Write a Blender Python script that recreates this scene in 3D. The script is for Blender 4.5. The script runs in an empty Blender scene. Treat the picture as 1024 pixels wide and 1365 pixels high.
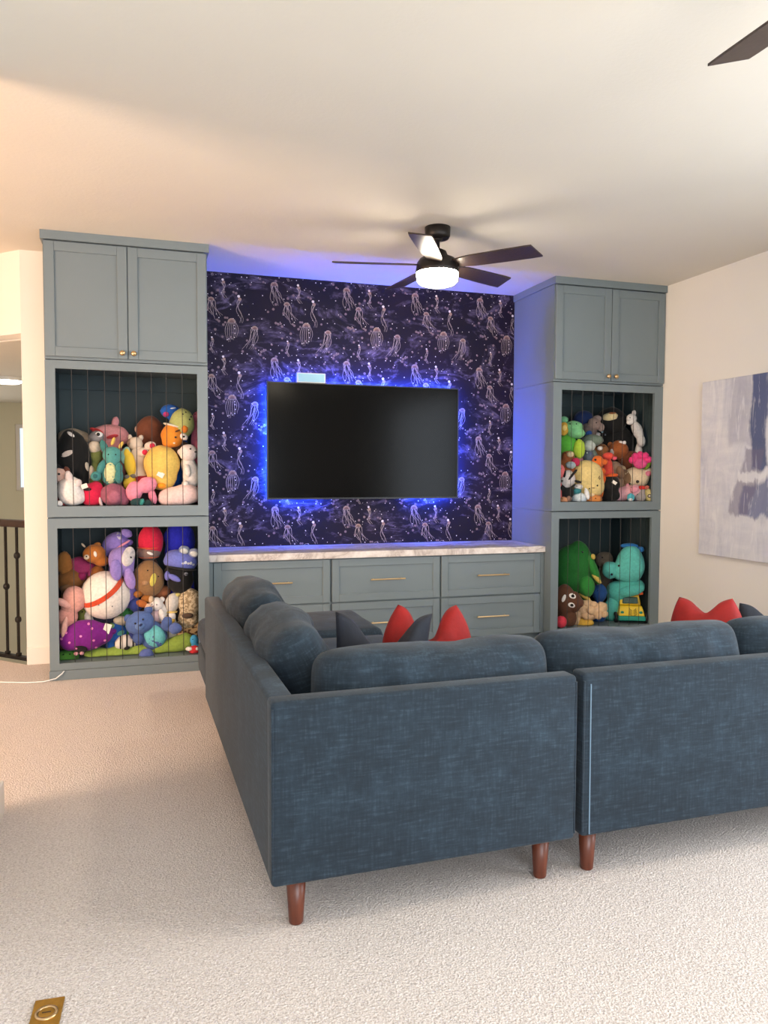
import bpy, bmesh, math, random
from mathutils import Vector, Matrix, noise
random.seed(7)
SC = bpy.context.scene
COL = SC.collection
PI = math.pi
def R(a): return math.radians(a)

# ---------------------------------------------------------------- camera
CX, CY, CZ = -0.1216, -5.7852, 1.2897
YAW, PIT, ROL, FPX = 0.3067, 0.0496, -0.0037, 1034.5
_r0 = Vector((math.cos(YAW), -math.sin(YAW), 0)); _f0 = Vector((math.sin(YAW), math.cos(YAW), 0)); _u0 = Vector((0, 0, 1))
FWD = _f0*math.cos(PIT) - _u0*math.sin(PIT); _u2 = _f0*math.sin(PIT) + _u0*math.cos(PIT)
RGT = _r0*math.cos(ROL) - _u2*math.sin(ROL); UPV = _r0*math.sin(ROL) + _u2*math.cos(ROL)
CAM = Vector((CX, CY, CZ))
cd = bpy.data.cameras.new('camera'); cam = bpy.data.objects.new('camera', cd); COL.objects.link(cam)
cd.sensor_fit = 'HORIZONTAL'; cd.sensor_width = 36.0; cd.lens = 36.0*FPX/1024.0; cd.clip_start = 0.05
M3 = Matrix((RGT, UPV, -FWD)).transposed()
cam.matrix_world = Matrix.Translation(CAM) @ M3.to_4x4()
SC.camera = cam

# ---------------------------------------------------------------- world, lights, exposure
w = bpy.data.worlds.new('daylight'); SC.world = w; w.use_nodes = True
w.node_tree.nodes['Background'].inputs[0].default_value = (0.72, 0.85, 1.0, 1)
w.node_tree.nodes['Background'].inputs[1].default_value = 1.0
SC.view_settings.view_transform = 'Standard'; SC.view_settings.look = 'None'
SC.view_settings.gamma = 1.0; SC.view_settings.use_curve_mapping = False
SC.view_settings.exposure = 0.42
SC.cycles.max_bounces = 9; SC.cycles.diffuse_bounces = 5; SC.cycles.glossy_bounces = 3
SC.cycles.sample_clamp_indirect = 6.0; SC.cycles.caustics_reflective = False; SC.cycles.caustics_refractive = False

def area(name, loc, rot, sx, sy, power, col):
    l = bpy.data.lights.new(name, 'AREA'); l.shape = 'RECTANGLE'; l.size = sx; l.size_y = sy
    l.energy = power; l.color = col
    o = bpy.data.objects.new(name, l); COL.objects.link(o); o.location = loc; o.rotation_euler = rot
    return o
# daylight standing in the rear windows (behind the viewer) and in the window of the right wall, beside the viewer
area('rear_window_daylight', (0.70, -8.17, 1.35), (R(90), 0, 0), 2.3, 1.7, 85, (0.84, 0.92, 1.0))
area('right_window_daylight', (3.74, -4.75, 1.45), (R(90), 0, R(90)), 2.5, 1.7, 85, (0.84, 0.92, 1.0))
# daylight in the windows of the left wall of the stair hall, warmed by the hall it passes
area('hall_window_daylight', (-4.52, -3.95, 1.05), (R(90), 0, R(-90)), 1.5, 1.7, 225, (1.0, 0.70, 0.49))
# daylight in the foyer windows
area('foyer_window_daylight', (-3.2, 4.9, 0.6), (R(90), 0, R(200)), 1.6, 2.4, 28, (1.0, 0.93, 0.84))

# ---------------------------------------------------------------- helpers
def at(px, py, Y):
    """photo pixel -> point on the plane y = Y (used to read coordinates off the photograph)"""
    d = FWD + RGT*((px-512)/FPX) + UPV*((682.5-py)/FPX)
    t = (Y-CAM.y)/d.y
    return CAM + d*t

def lin(c):
    def f(v):
        v /= 255.0
        return v/12.92 if v <= 0.04045 else ((v+0.055)/1.055)**2.4
    return (f(c[0]), f(c[1]), f(c[2]), 1.0)

class NT:
    def __init__(s, name):
        s.m = bpy.data.materials.new(name); s.m.use_nodes = True
        s.t = s.m.node_tree; s.b = s.t.nodes['Principled BSDF']
    def n(s, typ, **kw):
        x = s.t.nodes.new(typ)
        for k, v in kw.items():
            if hasattr(x, k): setattr(x, k, v)
        return x
    def l(s, a, b): s.t.links.new(a, b)
    def coord(s, scale=(1, 1, 1), kind='Object'):
        tc = s.n('ShaderNodeTexCoord'); mp = s.n('ShaderNodeMapping'); mp.inputs['Scale'].default_value = scale
        s.l(tc.outputs[kind], mp.inputs[0]); return mp.outputs[0]
    def noise(s, co, scale, detail=3, rough=0.55, dist=0.0):
        x = s.n('ShaderNodeTexNoise'); x.inputs['Scale'].default_value = scale; x.inputs['Detail'].default_value = detail
        x.inputs['Roughness'].default_value = rough; x.inputs['Distortion'].default_value = dist
        s.l(co, x.inputs['Vector']); return x.outputs['Fac']
    def ramp(s, fac, stops):
        x = s.n('ShaderNodeValToRGB'); s.l(fac, x.inputs[0])
        e = x.color_ramp.elements
        while len(e) < len(stops): e.new(0.5)
        for i, (p, c) in enumerate(stops):
            e[i].position = p; e[i].color = c if len(c) == 4 else (*c, 1)
        return x.outputs[0]
    def mix(s, fac, a, b, mode='MIX'):
        x = s.n('ShaderNodeMixRGB', blend_type=mode)
        for i, v in enumerate((fac, a, b)):
            if hasattr(v, 'is_output'): s.l(v, x.inputs[i])
            else: x.inputs[i].default_value = v
        return x.outputs[0]
    def math(s, op, a, b=0.0, c=None):
        x = s.n('ShaderNodeMath', operation=op)
        for i, v in enumerate((a, b) if c is None else (a, b, c)):
            if hasattr(v, 'is_output'): s.l(v, x.inputs[i])
            else: x.inputs[i].default_value = v
        return x.outputs[0]
    def bump(s, h, strength, dist):
        x = s.n('ShaderNodeBump'); x.inputs['Strength'].default_value = strength; x.inputs['Distance'].default_value = dist
        s.l(h, x.inputs['Height']); s.l(x.outputs[0], s.b.inputs['Normal'])
    def col(s, c):
        if hasattr(c, 'is_output'): s.l(c, s.b.inputs['Base Color'])
        else: s.b.inputs['Base Color'].default_value = c
    def set(s, **kw):
        for k, v in kw.items(): s.b.inputs[k.replace('_', ' ')].default_value = v

MATS = {}
def mat_plain(name, c, rough=0.5, metal=0.0, nscale=0, namt=0.06, bump=0.0, bscale=60, coat=0.0):
    if name in MATS: return MATS[name]
    m = NT(name); m.set(Roughness=rough, Metallic=metal)
    if coat: m.set(Coat_Weight=coat)
    base = lin(c)
    if nscale:
        co = m.coord()
        f = m.noise(co, nscale)
        d = tuple(v*(1-namt) for v in base[:3]); u = tuple(min(1, v*(1+namt)) for v in base[:3])
        m.col(m.ramp(f, [(0.3, d), (0.7, u)]))
    else: m.col(base)
    if bump:
        co = m.coord(); m.bump(m.noise(co, bscale, 2), bump, 0.002)
    MATS[name] = m.m; return m.m
def plush_mat(c, fuzz=1.0, shine=0.25):
    key = 'plush_%d_%d_%d_%d' % (*c, int(fuzz*10))
    if key in MATS: return MATS[key]
    m = NT(key); base = lin(c); co = m.coord()
    f = m.noise(co, 70, 3)
    d = tuple(v*0.86 for v in base[:3]); u = tuple(min(1, v*1.08) for v in base[:3])
    m.col(m.ramp(f, [(0.3, d), (0.7, u)])); m.set(Roughness=0.9, Sheen_Weight=shine*0.5, Sheen_Roughness=0.4)
    m.bump(m.noise(co, 240, 3), 0.35*fuzz, 0.004)
    MATS[key] = m.m; return m.m
def stripe_mat(name, a, b, scale, axis=(1, 0, 0), width=0.5, dist=1.5):
    if name in MATS: return MATS[name]
    m = NT(name)
    x = m.n('ShaderNodeTexWave'); x.inputs['Scale'].default_value = scale; x.inputs['Distortion'].default_value = dist
    x.inputs['Detail'].default_value = 1.0
    mp = m.coord(axis); m.l(mp, x.inputs['Vector'])
    m.col(m.ramp(x.outputs['Fac'], [(width-0.06, lin(a)), (width+0.06, lin(b))])); m.set(Roughness=0.9)
    MATS[name] = m.m; return m.m
def spot_mat(name, a, b, scale, thr=0.5):
    if name in MATS: return MATS[name]
    m = NT(name); co = m.coord(); f = m.noise(co, scale, 1.5)
    m.col(m.ramp(f, [(thr-0.03, lin(a)), (thr+0.03, lin(b))])); m.set(Roughness=0.9)
    m.bump(m.noise(co, 140), 0.4, 0.004)
    MATS[name] = m.m; return m.m
def emit(name, c, strength):
    m = NT(name); m.col((0.8, 0.8, 0.8, 1)); m.set(Emission_Strength=strength); m.b.inputs['Emission Color'].default_value = (*c, 1)
    MATS[name] = m.m; return m.m

def obj(name, bm, mat, parent=None, smooth=False):
    me = bpy.data.meshes.new(name); bm.normal_update(); bm.to_mesh(me); bm.free()
    if smooth:
        for p in me.polygons: p.use_smooth = True
    if mat: me.materials.append(mat)
    o = bpy.data.objects.new(name, me); COL.objects.link(o)
    if parent: o.parent = parent
    return o
def share(name, me, parent, loc, rot=(0, 0, 0)):
    o = bpy.data.objects.new(name, me); COL.objects.link(o); o.parent = parent; o.location = loc; o.rotation_euler = rot
    return o
def tag(o, label, cat, group=None):
    o['label'] = label; o['category'] = cat
    if group: o['group'] = group
    return o
def struct(o):
    o['kind'] = 'structure'; return o
def thing(name, label, cat, loc=(0, 0, 0), rotz=0.0, group=None):
    o = bpy.data.objects.new(name, None); COL.objects.link(o); o.empty_display_size = 0.05
    o.location = loc; o.rotation_euler = (0, 0, rotz)
    return tag(o, label, cat, group)
def box(bm, x0, x1, y0, y1, z0, z1, mi=0):
    v = [bm.verts.new(p) for p in ((x0,y0,z0),(x1,y0,z0),(x1,y1,z0),(x0,y1,z0),(x0,y0,z1),(x1,y0,z1),(x1,y1,z1),(x0,y1,z1))]
    fs = []
    for q in ((0,3,2,1),(4,5,6,7),(0,1,5,4),(1,2,6,5),(2,3,7,6),(3,0,4,7)):
        f = bm.faces.new([v[i] for i in q]); f.material_index = mi; fs.append(f)
    return v, fs
def bx(*a, bev=0.0, seg=2):
    bm = bmesh.new(); box(bm, *a)
    if bev: bmesh.ops.bevel(bm, geom=bm.edges[:], offset=bev, segments=seg, profile=0.5, affect='EDGES')
    return bm
def prism(pts, z0, z1):
    bm = bmesh.new()
    a = [bm.verts.new((x, y, z0)) for x, y in pts]; b = [bm.verts.new((x, y, z1)) for x, y in pts]
    n = len(pts)
    bm.faces.new(a[::-1]); bm.faces.new(b)
    for i in range(n): bm.faces.new((a[i], a[(i+1) % n], b[(i+1) % n], b[i]))
    bmesh.ops.recalc_face_normals(bm, faces=bm.faces[:]); return bm
def lathe(prof, seg=24, cap=True, bm=None, c=(0, 0, 0)):
    bm = bm or bmesh.new(); rings = []
    for r, z in prof:
        rings.append([bm.verts.new((c[0]+r*math.cos(2*PI*i/seg), c[1]+r*math.sin(2*PI*i/seg), c[2]+z)) for i in range(seg)])
    for a, b in zip(rings, rings[1:]):
        for i in range(seg): bm.faces.new((a[i], a[(i+1) % seg], b[(i+1) % seg], b[i]))
    if cap:
        bm.faces.new(rings[0][::-1]); bm.faces.new(rings[-1])
    bmesh.ops.recalc_face_normals(bm, faces=bm.faces[:]); return bm
def tube(pts, r, seg=8, bm=None):
    bm = bm or bmesh.new(); rings = []
    pts = [Vector(p) for p in pts]
    for i, p in enumerate(pts):
        t = (pts[min(i+1, len(pts)-1)] - pts[max(i-1, 0)]).normalized()
        u = t.orthogonal().normalized() if i == 0 else (u - t*u.dot(t)).normalized()
        v = t.cross(u); rr = r[i] if isinstance(r, (list, tuple)) else r
        rings.append([bm.verts.new(p + (u*math.cos(2*PI*k/seg)+v*math.sin(2*PI*k/seg))*rr) for k in range(seg)])
    for a, b in zip(rings, rings[1:]):
        for i in range(seg): bm.faces.new((a[i], a[(i+1) % seg], b[(i+1) % seg], b[i]))
    bm.faces.new(rings[0][::-1]); bm.faces.new(rings[-1])
    bmesh.ops.recalc_face_normals(bm, faces=bm.faces[:]); return bm

# ---------------------------------------------------------------- surface materials
def m_carpet():
    m = NT('carpet'); co = m.coord()
    f = m.noise(co, 150, 4, 0.72, 0.6); g = m.noise(co, 1.1, 3); v = m.n('ShaderNodeTexVoronoi'); v.inputs['Scale'].default_value = 170
    m.l(co, v.inputs['Vector'])
    c = m.ramp(f, [(0.34, lin((166, 150, 143))), (0.5, lin((222, 210, 204))), (0.68, lin((248, 240, 236)))])
    c = m.mix(0.22, c, m.ramp(g, [(0.35, lin((214, 203, 198))), (0.65, lin((240, 230, 224)))]))
    m.col(c); m.set(Roughness=0.97, Sheen_Weight=0.2)
    h = m.math('ADD', m.math('MULTIPLY', v.outputs['Distance'], 1.0), f)
    m.bump(h, 0.85, 0.006); return m.m
def m_paint(name, c, bump=0.12, scale=90):
    m = NT(name); co = m.coord(); b = lin(c)
    f = m.noise(co, 2.0, 2)
    m.col(m.ramp(f, [(0.3, tuple(v*0.975 for v in b[:3])), (0.7, b)])); m.set(Roughness=0.85)
    m.bump(m.noise(co, scale, 3), bump, 0.004); return m.m
def m_cabinet():
    m = NT('cabinet_paint'); co = m.coord(); b = lin((113, 126, 132))
    m.col(m.ramp(m.noise(co, 3, 2), [(0.3, tuple(v*0.96 for v in b[:3])), (0.7, b)]))
    m.set(Roughness=0.42); m.bump(m.noise(co, 220, 2), 0.05, 0.001); return m.m
def m_marble():
    m = NT('marble'); co = m.coord((1, 1.6, 1))
    a = m.noise(co, 2.2, 6, 0.62, 1.4); b = m.noise(co, 30, 3)
    vein = m.math('ABSOLUTE', m.math('SUBTRACT', a, 0.5))
    c = m.ramp(vein, [(0.0, lin((168, 156, 152))), (0.03, lin((205, 196, 191))), (0.14, lin((232, 227, 224)))])
    c = m.mix(0.25, c, m.ramp(b, [(0.35, lin((190, 180, 175))), (0.65, lin((244, 240, 236)))]))
    m.col(c); m.set(Roughness=0.18); return m.m
def m_wallpaper():
    m = NT('wallpaper_navy'); co = m.coord()
    g = m.noise(co, 1.3, 3)
    base = m.ramp(g, [(0.3, lin((15, 13, 31))), (0.7, lin((33, 22, 40)))])
    # wisps of pale smoke printed on the paper
    mp = m.coord((1.6, 1, 2.6))
    nz = m.noise(mp, 1.2, 5, 0.62, 1.6)
    band = m.math('ABSOLUTE', m.math('SUBTRACT', nz, 0.52))
    wisp = m.ramp(band, [(0.0, (1, 1, 1)), (0.014, (0.55, 0.55, 0.55)), (0.06, (0, 0, 0))])
    brk = m.ramp(m.noise(mp, 3.2, 4, 0.7), [(0.45, (0, 0, 0)), (0.68, (1, 1, 1))])
    fac = m.math('MULTIPLY', wisp, m.math('MULTIPLY', brk, 0.62))
    c = m.mix(fac, base, lin((150, 135, 170)))
    m.col(c); m.set(Roughness=0.6, Specular_IOR_Level=0.2); return m.m
def m_sofa():
    m = NT('sofa_fabric'); co = m.coord(); st = m.coord((14, 14, 130)); st2 = m.coord((130, 130, 14))
    big = m.noise(co, 7, 7, 0.72); s1 = m.noise(st, 1.0, 3, 0.6); s2 = m.noise(st2, 1.0, 3, 0.6)
    c = m.ramp(big, [(0.25, lin((16, 26, 36))), (0.5, lin((28, 43, 56))), (0.75, lin((50, 70, 86)))])
    s = m.math('ADD', m.math('MULTIPLY', s1, 0.6), m.math('MULTIPLY', s2, 0.4))
    c = m.mix(0.42, c, m.ramp(s, [(0.34, lin((11, 19, 27))), (0.52, lin((28, 43, 56))), (0.70, lin((68, 88, 103)))]))
    m.col(c); m.set(Roughness=0.9, Sheen_Weight=0.10, Sheen_Roughness=0.4)
    m.bump(s, 0.35, 0.003); return m.m
def m_velvet(name, c, sheen=0.6):
    m = NT(name); co = m.coord(); b = lin(c); f = m.noise(co, 9, 4, 0.6)
    m.col(m.ramp(f, [(0.3, tuple(v*0.7 for v in b[:3])), (0.7, tuple(min(1, v*1.15) for v in b[:3]))]))
    m.set(Roughness=0.75, Sheen_Weight=sheen, Sheen_Roughness=0.35); m.bump(m.noise(co, 25, 3), 0.25, 0.01); return m.m
def m_wood(name, c, c2):
    m = NT(name); co = m.coord((30, 30, 3)); f = m.noise(co, 2, 4, 0.6)
    m.col(m.ramp(f, [(0.3, lin(c)), (0.7, lin(c2))])); m.set(Roughness=0.35); return m.m
CARPET = m_carpet(); WALL = m_paint('wall_paint', (243, 238, 230)); CEIL = m_paint('ceiling_paint', (229, 223, 211), 0.25, 55)
HALLW = m_paint('hall_paint', (222, 214, 186)); TRIM = mat_plain('trim_white', (240, 232, 224), 0.4)
CAB = m_cabinet(); MARBLE = m_marble(); PAPER = m_wallpaper(); SOFA = m_sofa()
INNER = mat_plain('cabinet_interior_shaded', (54, 70, 74), 0.6, nscale=4)  # lining paint darkened to deepen the shade inside the niches
BRASS = mat_plain('brass', (206, 176, 132), 0.28, 0.9)
DARKMETAL = mat_plain('fan_bronze', (44, 40, 38), 0.4, 0.6)
BLADE = m_wood('fan_blade', (40, 30, 27), (60, 46, 40))
IRON = mat_plain('wrought_iron', (28, 25, 24), 0.5, 0.5)
WALNUT = m_wood('walnut', (84, 40, 26), (116, 60, 40))
SCREEN = mat_plain('tv_screen', (4, 4, 4), 0.16, 0.0); SCREEN.node_tree.nodes['Principled BSDF'].inputs['Specular IOR Level'].default_value = 0.09
PLASTIC = mat_plain('tv_plastic', (8, 8, 9), 0.35)
WHITEPL = mat_plain('white_plastic', (236, 240, 240), 0.35)
BLACK = mat_plain('black_bead', (10, 10, 10), 0.2)
CORDM = mat_plain('elastic_cord', (48, 46, 46), 0.6)
GLASS = NT('window_glass'); GLASS.set(Roughness=0.02, Transmission_Weight=1.0, IOR=1.02); GLASS.col((1, 1, 1, 1)); GLASS = GLASS.m

# ---------------------------------------------------------------- the room
H = 2.74
XR = 3.784
YB = -8.2
ANG0 = (-0.845, -0.16); ANG1 = (-2.0, 0.995)
struct(obj('floor', prism([(XR, 0.0), (-0.655, 0.0), (-0.655, -0.16), ANG0, ANG1, (-4.6, 0.995), (-4.6, YB), (XR, YB)], -0.06, 0.0), CARPET))
struct(obj('ceiling', prism([(XR, 0.0), (-0.655, 0.0), (-0.655, -0.16), ANG0, ANG1, (-4.6, 0.995), (-4.6, YB), (XR, YB)], H, H+0.08), CEIL))
wb = struct(obj('wall_back', bx(-0.655, XR+0.12, 0.012, 0.14, 0, H), WALL))
obj('wallpaper', bx(0.312, 2.821, 0.0, 0.012, 0.70, H), PAPER, wb)
RIGHT_WINDOW = (-6.0, -3.5, 0.6, 2.3)
struct(obj('baseboard_right', bx(XR-0.014, XR, YB, -0.66, 0, 0.12, bev=0.004), TRIM))
struct(obj('wall_jog', bx(-0.845, -0.655, -0.16, 0.14, 0, H), WALL))
struct(obj('baseboard_jog', bx(-0.845, -0.668, -0.174, -0.16, 0, 0.115, bev=0.004), TRIM))
# slanted wall over the stair opening: only its header
def slab(p, q, th, z0, z1):
    p, q = Vector(p), Vector(q); t = (q-p).normalized(); n = Vector((t.y, -t.x))*(-th if True else th)
    a, b, c, d = p, q, q-n, p-n
    return prism([tuple(a), tuple(b), tuple(c), tuple(d)], z0, z1)
struct(obj('wall_header', slab(ANG0, ANG1, 0.13, 2.20, H), WALL))
struct(obj('wall_hall_back', bx(-4.6, ANG1[0], 0.995, 1.125, 0, H), WALL))
# near left wall, ends in view with its baseboard
struct(obj('wall_left', bx(-0.80, -0.636, YB, -2.616, 0, H), WALL))
struct(obj('baseboard_left', bx(-0.814, -0.619, YB, -2.60, 0, 0.125, bev=0.004), TRIM))
# hall beyond: far left wall with window, foyer walls
def wall_with_window(name, axis, pos, th, a0, a1, z0, z1, w0, w1, wz0, wz1, mat):
    bm = bmesh.new()
    def b(u0, u1, v0, v1):
        if u1 <= u0 or v1 <= v0: return
        if axis == 'y': box(bm, u0, u1, pos, pos+th, v0, v1)
        else: box(bm, pos, pos+th, u0, u1, v0, v1)
    b(a0, w0, z0, z1); b(w1, a1, z0, z1); b(w0, w1, z0, wz0); b(w0, w1, wz1, z1)
    return struct(obj(name, bm, mat))
def window(n, axis, pos, w0, w1, z0, z1, nx=2, nz=2):
    t = bpy.data.objects.new('window_%d' % n, None); COL.objects.link(t); t['kind'] = 'structure'
    bm = bmesh.new(); e = 0.05
    def b(bm, u0, u1, v0, v1, p0, p1):
        if axis == 'y': box(bm, u0, u1, p0, p1, v0, v1)
        else: box(bm, p0, p1, u0, u1, v0, v1)
    b(bm, w0, w0+e, z0, z1, pos-0.02, pos+0.03); b(bm, w1-e, w1, z0, z1, pos-0.02, pos+0.03)
    b(bm, w0+e, w1-e, z0, z0+e, pos-0.02, pos+0.03); b(bm, w0+e, w1-e, z1-e, z1, pos-0.02, pos+0.03)
    obj('window_frame', bm, TRIM, t)
    for i in range(1, nx):
        u = w0+(w1-w0)*i/nx; bm = bmesh.new(); b(bm, u-0.02, u+0.02, z0+e, z1-e, pos-0.015, pos+0.02); obj('mullion', bm, TRIM, t)
    for i in range(nx):
        u0 = w0+(w1-w0)*i/nx; u1 = w0+(w1-w0)*(i+1)/nx
        bm = bmesh.new(); b(bm, u0+0.03, u1-0.03, z0+e, z1-e, pos, pos+0.006); obj('pane', bm, GLASS, t)
    return t
wall_with_window('wall_rear', 'y', YB-0.14, 0.14, -0.648, XR+0.12, 0, H, -0.45, 1.85, 0.5, 2.2, WALL)
window(1, 'y', YB-0.06, -0.45, 1.85, 0.5, 2.2, 4)
wall_with_window('wall_right', 'x', XR, 0.12, YB, 0.012, 0, H, *RIGHT_WINDOW, WALL)
window(4, 'x', XR+0.06, *RIGHT_WINDOW, 3)
wall_with_window('wall_hall_left', 'x', -4.74, 0.14, YB, 5.6, -2.8, H, -4.75, -3.15, 0.1, 2.0, WALL)
window(2, 'x', -4.66, -4.75, -3.15, 0.1, 2.0, 2)
wall_with_window('wall_foyer', 'y', 5.45, 0.14, -4.6, 1.2, -2.8, H, -1.66, -1.05, 1.04, 1.92, HALLW)
window(3, 'y', 5.5, -1.66, -1.05, 1.04, 1.92, 1)
struct(obj('wall_foyer_right', bx(0.0, 0.12, 0.2, 5.45, -2.8, H), HALLW))
struct(obj('floor_foyer', bx(-4.6, 1.2, 0.3, 5.45, -2.86, -2.8), m_wood('foyer_boards', (150, 110, 80), (180, 140, 105))))
struct(obj('ceiling_foyer', prism([(-0.72, -0.02), (0.0, -0.02), (0.0, 5.45), (-4.6, 5.45), (-4.6, 1.2), (-2.05, 1.2)], 2.20, 2.26), CEIL))
# hall ceiling light
cl = thing('ceiling_light', 'round flush ceiling light in the stairwell beyond the railing', 'lamp', (-1.32, 2.55, 2.14))
obj('rim', lathe([(0.17, 0.03), (0.17, 0.06)], 24), WHITEPL, cl)
obj('diffuser', lathe([(0.02, 0.0), (0.10, 0.008), (0.15, 0.03)], 24), emit('hall_lamp', (1, 0.9, 0.75), 6), cl, True)

# railing in the opening
rl = thing('stair_railing', 'black iron balustrade with dark handrail at the stair opening', 'railing', (ANG0[0], ANG0[1], 0), math.atan2(ANG1[1]-ANG0[1], ANG1[0]-ANG0[0]))
L = 1.55
obj('handrail', bx(0.0, L, -0.10, -0.035, 0.915, 0.965, bev=0.012), m_wood('dark_handrail', (30, 18, 14), (52, 30, 22)), rl)
obj('bottom_rail', bx(0.0, L, -0.09, -0.045, 0.005, 0.03, bev=0.004), IRON, rl)
bal = bx(-0.007, 0.007, -0.007, 0.007, 0.03, 0.915)
balm = bpy.data.meshes.new('baluster'); bal.to_mesh(balm); bal.free(); balm.materials.append(IRON)
knb = lathe([(0.008, -0.025), (0.02, -0.012), (0.022, 0), (0.02, 0.012), (0.008, 0.025)], 10)
knm = bpy.data.meshes.new('knuckle'); knb.to_mesh(knm); knb.free(); knm.materials.append(IRON)
shb = bx(-0.014, 0.014, -0.014, 0.014, 0.03, 0.05, bev=0.003)
shm = bpy.data.meshes.new('shoe'); shb.to_mesh(shm); shb.free(); shm.materials.append(IRON)
for i in range(13):
    b = share('baluster', balm, rl, (0.055+i*0.115, -0.067, 0))
    for kz in ((0.50,) if i % 2 == 0 else (0.28, 0.72)): share('knuckle', knm, b, (0, 0, kz))
    share('shoe', shm, b, (0, 0, 0))

# ---------------------------------------------------------------- tall cabinets
DEP = 0.64
KNOB = lathe([(0.006, 0.0), (0.006, 0.012), (0.014, 0.016), (0.017, 0.022), (0.014, 0.029), (0.002, 0.032)], 14)
KNOBM = bpy.data.meshes.new('knob'); KNOB.to_mesh(KNOBM); KNOB.free(); KNOBM.materials.append(BRASS)
for p in KNOBM.polygons: p.use_smooth = True
def shaker(bm, x0, x1, z0, z1, yf, th, rail):
    """door: frame boxes with a panel set back"""
    box(bm, x0, x0+rail, yf, yf+th, z0, z1); box(bm, x1-rail, x1, yf, yf+th, z0, z1)
    box(bm, x0+rail, x1-rail, yf, yf+th, z0, z0+rail); box(bm, x0+rail, x1-rail, yf, yf+th, z1-rail, z1)
def door(parent, name, x0, x1, z0, z1, yf, rail=0.058, th=0.02):
    bm = bmesh.new(); shaker(bm, x0, x1, z0, z1, yf, th, rail)
    d = obj(name, bm, CAB, parent)
    m = d.modifiers.new('bevel', 'BEVEL'); m.width = 0.0022; m.segments = 1
    obj('panel', bx(x0+rail-0.002, x1-rail+0.002, yf+0.010, yf+th-0.001, z0+rail-0.002, z1-rail+0.002), CAB, d)
    return d
def door_unit(x0, x1, label, wallside):
    t = thing('wall_cabinet', label, 'cabinet', ((x0+x1)/2, -DEP, 1.978), 0)
    X0, X1 = x0-(x0+x1)/2, x1-(x0+x1)/2; Z = 1.978; D = DEP
    obj('body', bx(X0, X1, 0.0, D-0.002, 0.0, H-Z-0.002), CAB, t)
    zt = H-Z
    c = bmesh.new(); box(c, X0-(0.012 if wallside != 'l' else 0), X1+(0.012 if wallside != 'r' else 0), -0.034, D-0.002, zt-0.052, zt-0.0005)
    obj('crown', c, CAB, t)
    mid = 0.0
    for a, b, s in ((X0+0.006, mid-0.0025, 1), (mid+0.0025, X1-0.006, -1)):
        d = door(t, 'door', a, b, 0.016, zt-0.058, -0.021)
        kx = (b-0.031) if s > 0 else (a+0.031)
        k = share('knob', KNOBM, d, (kx, -0.021, 0.05), (R(90), 0, 0))
    return t
CORD = lathe([(0.0021, 0), (0.0021, 1)], 6); CORDME = bpy.data.meshes.new('cord'); CORD.to_mesh(CORDME); CORD.free(); CORDME.materials.append(CORDM)
def niche_unit(x0, x1, z0, z1, o0, o1, oz0, oz1, label, base=False, cords=8):
    cx = (x0+x1)/2
    t = thing('plush_zoo_cabinet', label, 'cabinet', (cx, -DEP, z0), 0)
    X0, X1, O0, O1 = x0-cx, x1-cx, o0-cx, o1-cx; Zh = z1-z0-0.002; a, b = oz0-z0, oz1-z0; D = DEP; T = 0.018
    bm = bmesh.new()
    box(bm, X0, X0+T, 0.02, D-0.002, 0, Zh); box(bm, X1-T, X1, 0.02, D-0.002, 0, Zh)
    box(bm, X0+T, X1-T, 0.02, D-0.002, Zh-T, Zh); box(bm, X0+T, X1-T, 0.02, D-0.002, max(a-T, 0.0), a)
    obj('body', bm, CAB, t)
    bm = bmesh.new(); box(bm, X0+T, X1-T, D-0.012, D-0.004, a, Zh-T); obj('back_panel', bm, INNER, t)
    for sx0, sx1 in ((X0+T, X0+T+0.006), (X1-T-0.006, X1-T)):
        n = 5
        for i in range(n):
            y0 = 0.03+(D-0.05)*i/n; y1 = 0.03+(D-0.05)*(i+1)/n-0.004
            obj('lining_board', bx(sx0, sx1, y0, y1, a, Zh-T), INNER, t)
    obj('back_rail', bx(X0+T, X1-T, D-0.03, D-0.012, Zh-T-0.10, Zh-T), INNER, t)
    bm = bmesh.new()
    y0 = -0.004
    zb = 0.062 if base else 0.004
    box(bm, X0, O0, y0, 0.02, zb, Zh-0.004); box(bm, O1, X1, y0, 0.02, zb, Zh-0.004)
    box(bm, O0, O1, y0, 0.02, zb, a); box(bm, O0, O1, y0, 0.02, b, Zh-0.004)
    f = obj('face_frame', bm, CAB, t)
    if base:
        obj('toe_board', bx(X0-0.004, X1+0.002, -0.010, 0.02, 0.0, 0.060, bev=0.003), CAB, t)
    for i in range(cords):
        x = O0+(O1-O0)*(i+1)/(cords+1)+random.uniform(-0.004, 0.004)
        c = share('cord', CORDME, t, (x, 0.0085, a)); c.scale = (1, 1, b-a)
    return t
LX0, LX1, RX0, RX1 = -0.655, 0.312, 2.821, 3.782
door_unit(LX0, LX1, 'grey-green two-door wall cabinet above the niche of the teal dragon, beside the stair opening', '')
door_unit(RX0, RX1, 'grey-green two-door wall cabinet at the ceiling corner of the painting wall', 'r')
niche_unit(LX0, LX1, 1.010, 1.978, -0.597, 0.246, 1.080, 1.922, 'corded open cabinet holding the orca and yellow ball, under a two-door cabinet')
niche_unit(LX0, LX1, 0.0, 1.010, -0.600, 0.244, 0.104, 0.945, 'corded floor cabinet stuffed with the white ball and blue bear', True)
niche_unit(RX0, RX1, 1.010, 1.978, 2.893, 3.706, 1.080, 1.918, 'corded open cabinet with zebra and flower plush, beside the painting wall')
niche_unit(RX0, RX1, 0.0, 1.010, 2.884, 3.702, 0.112, 0.955, 'corded floor cabinet with big green and aqua plush and toy truck', True)

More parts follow.
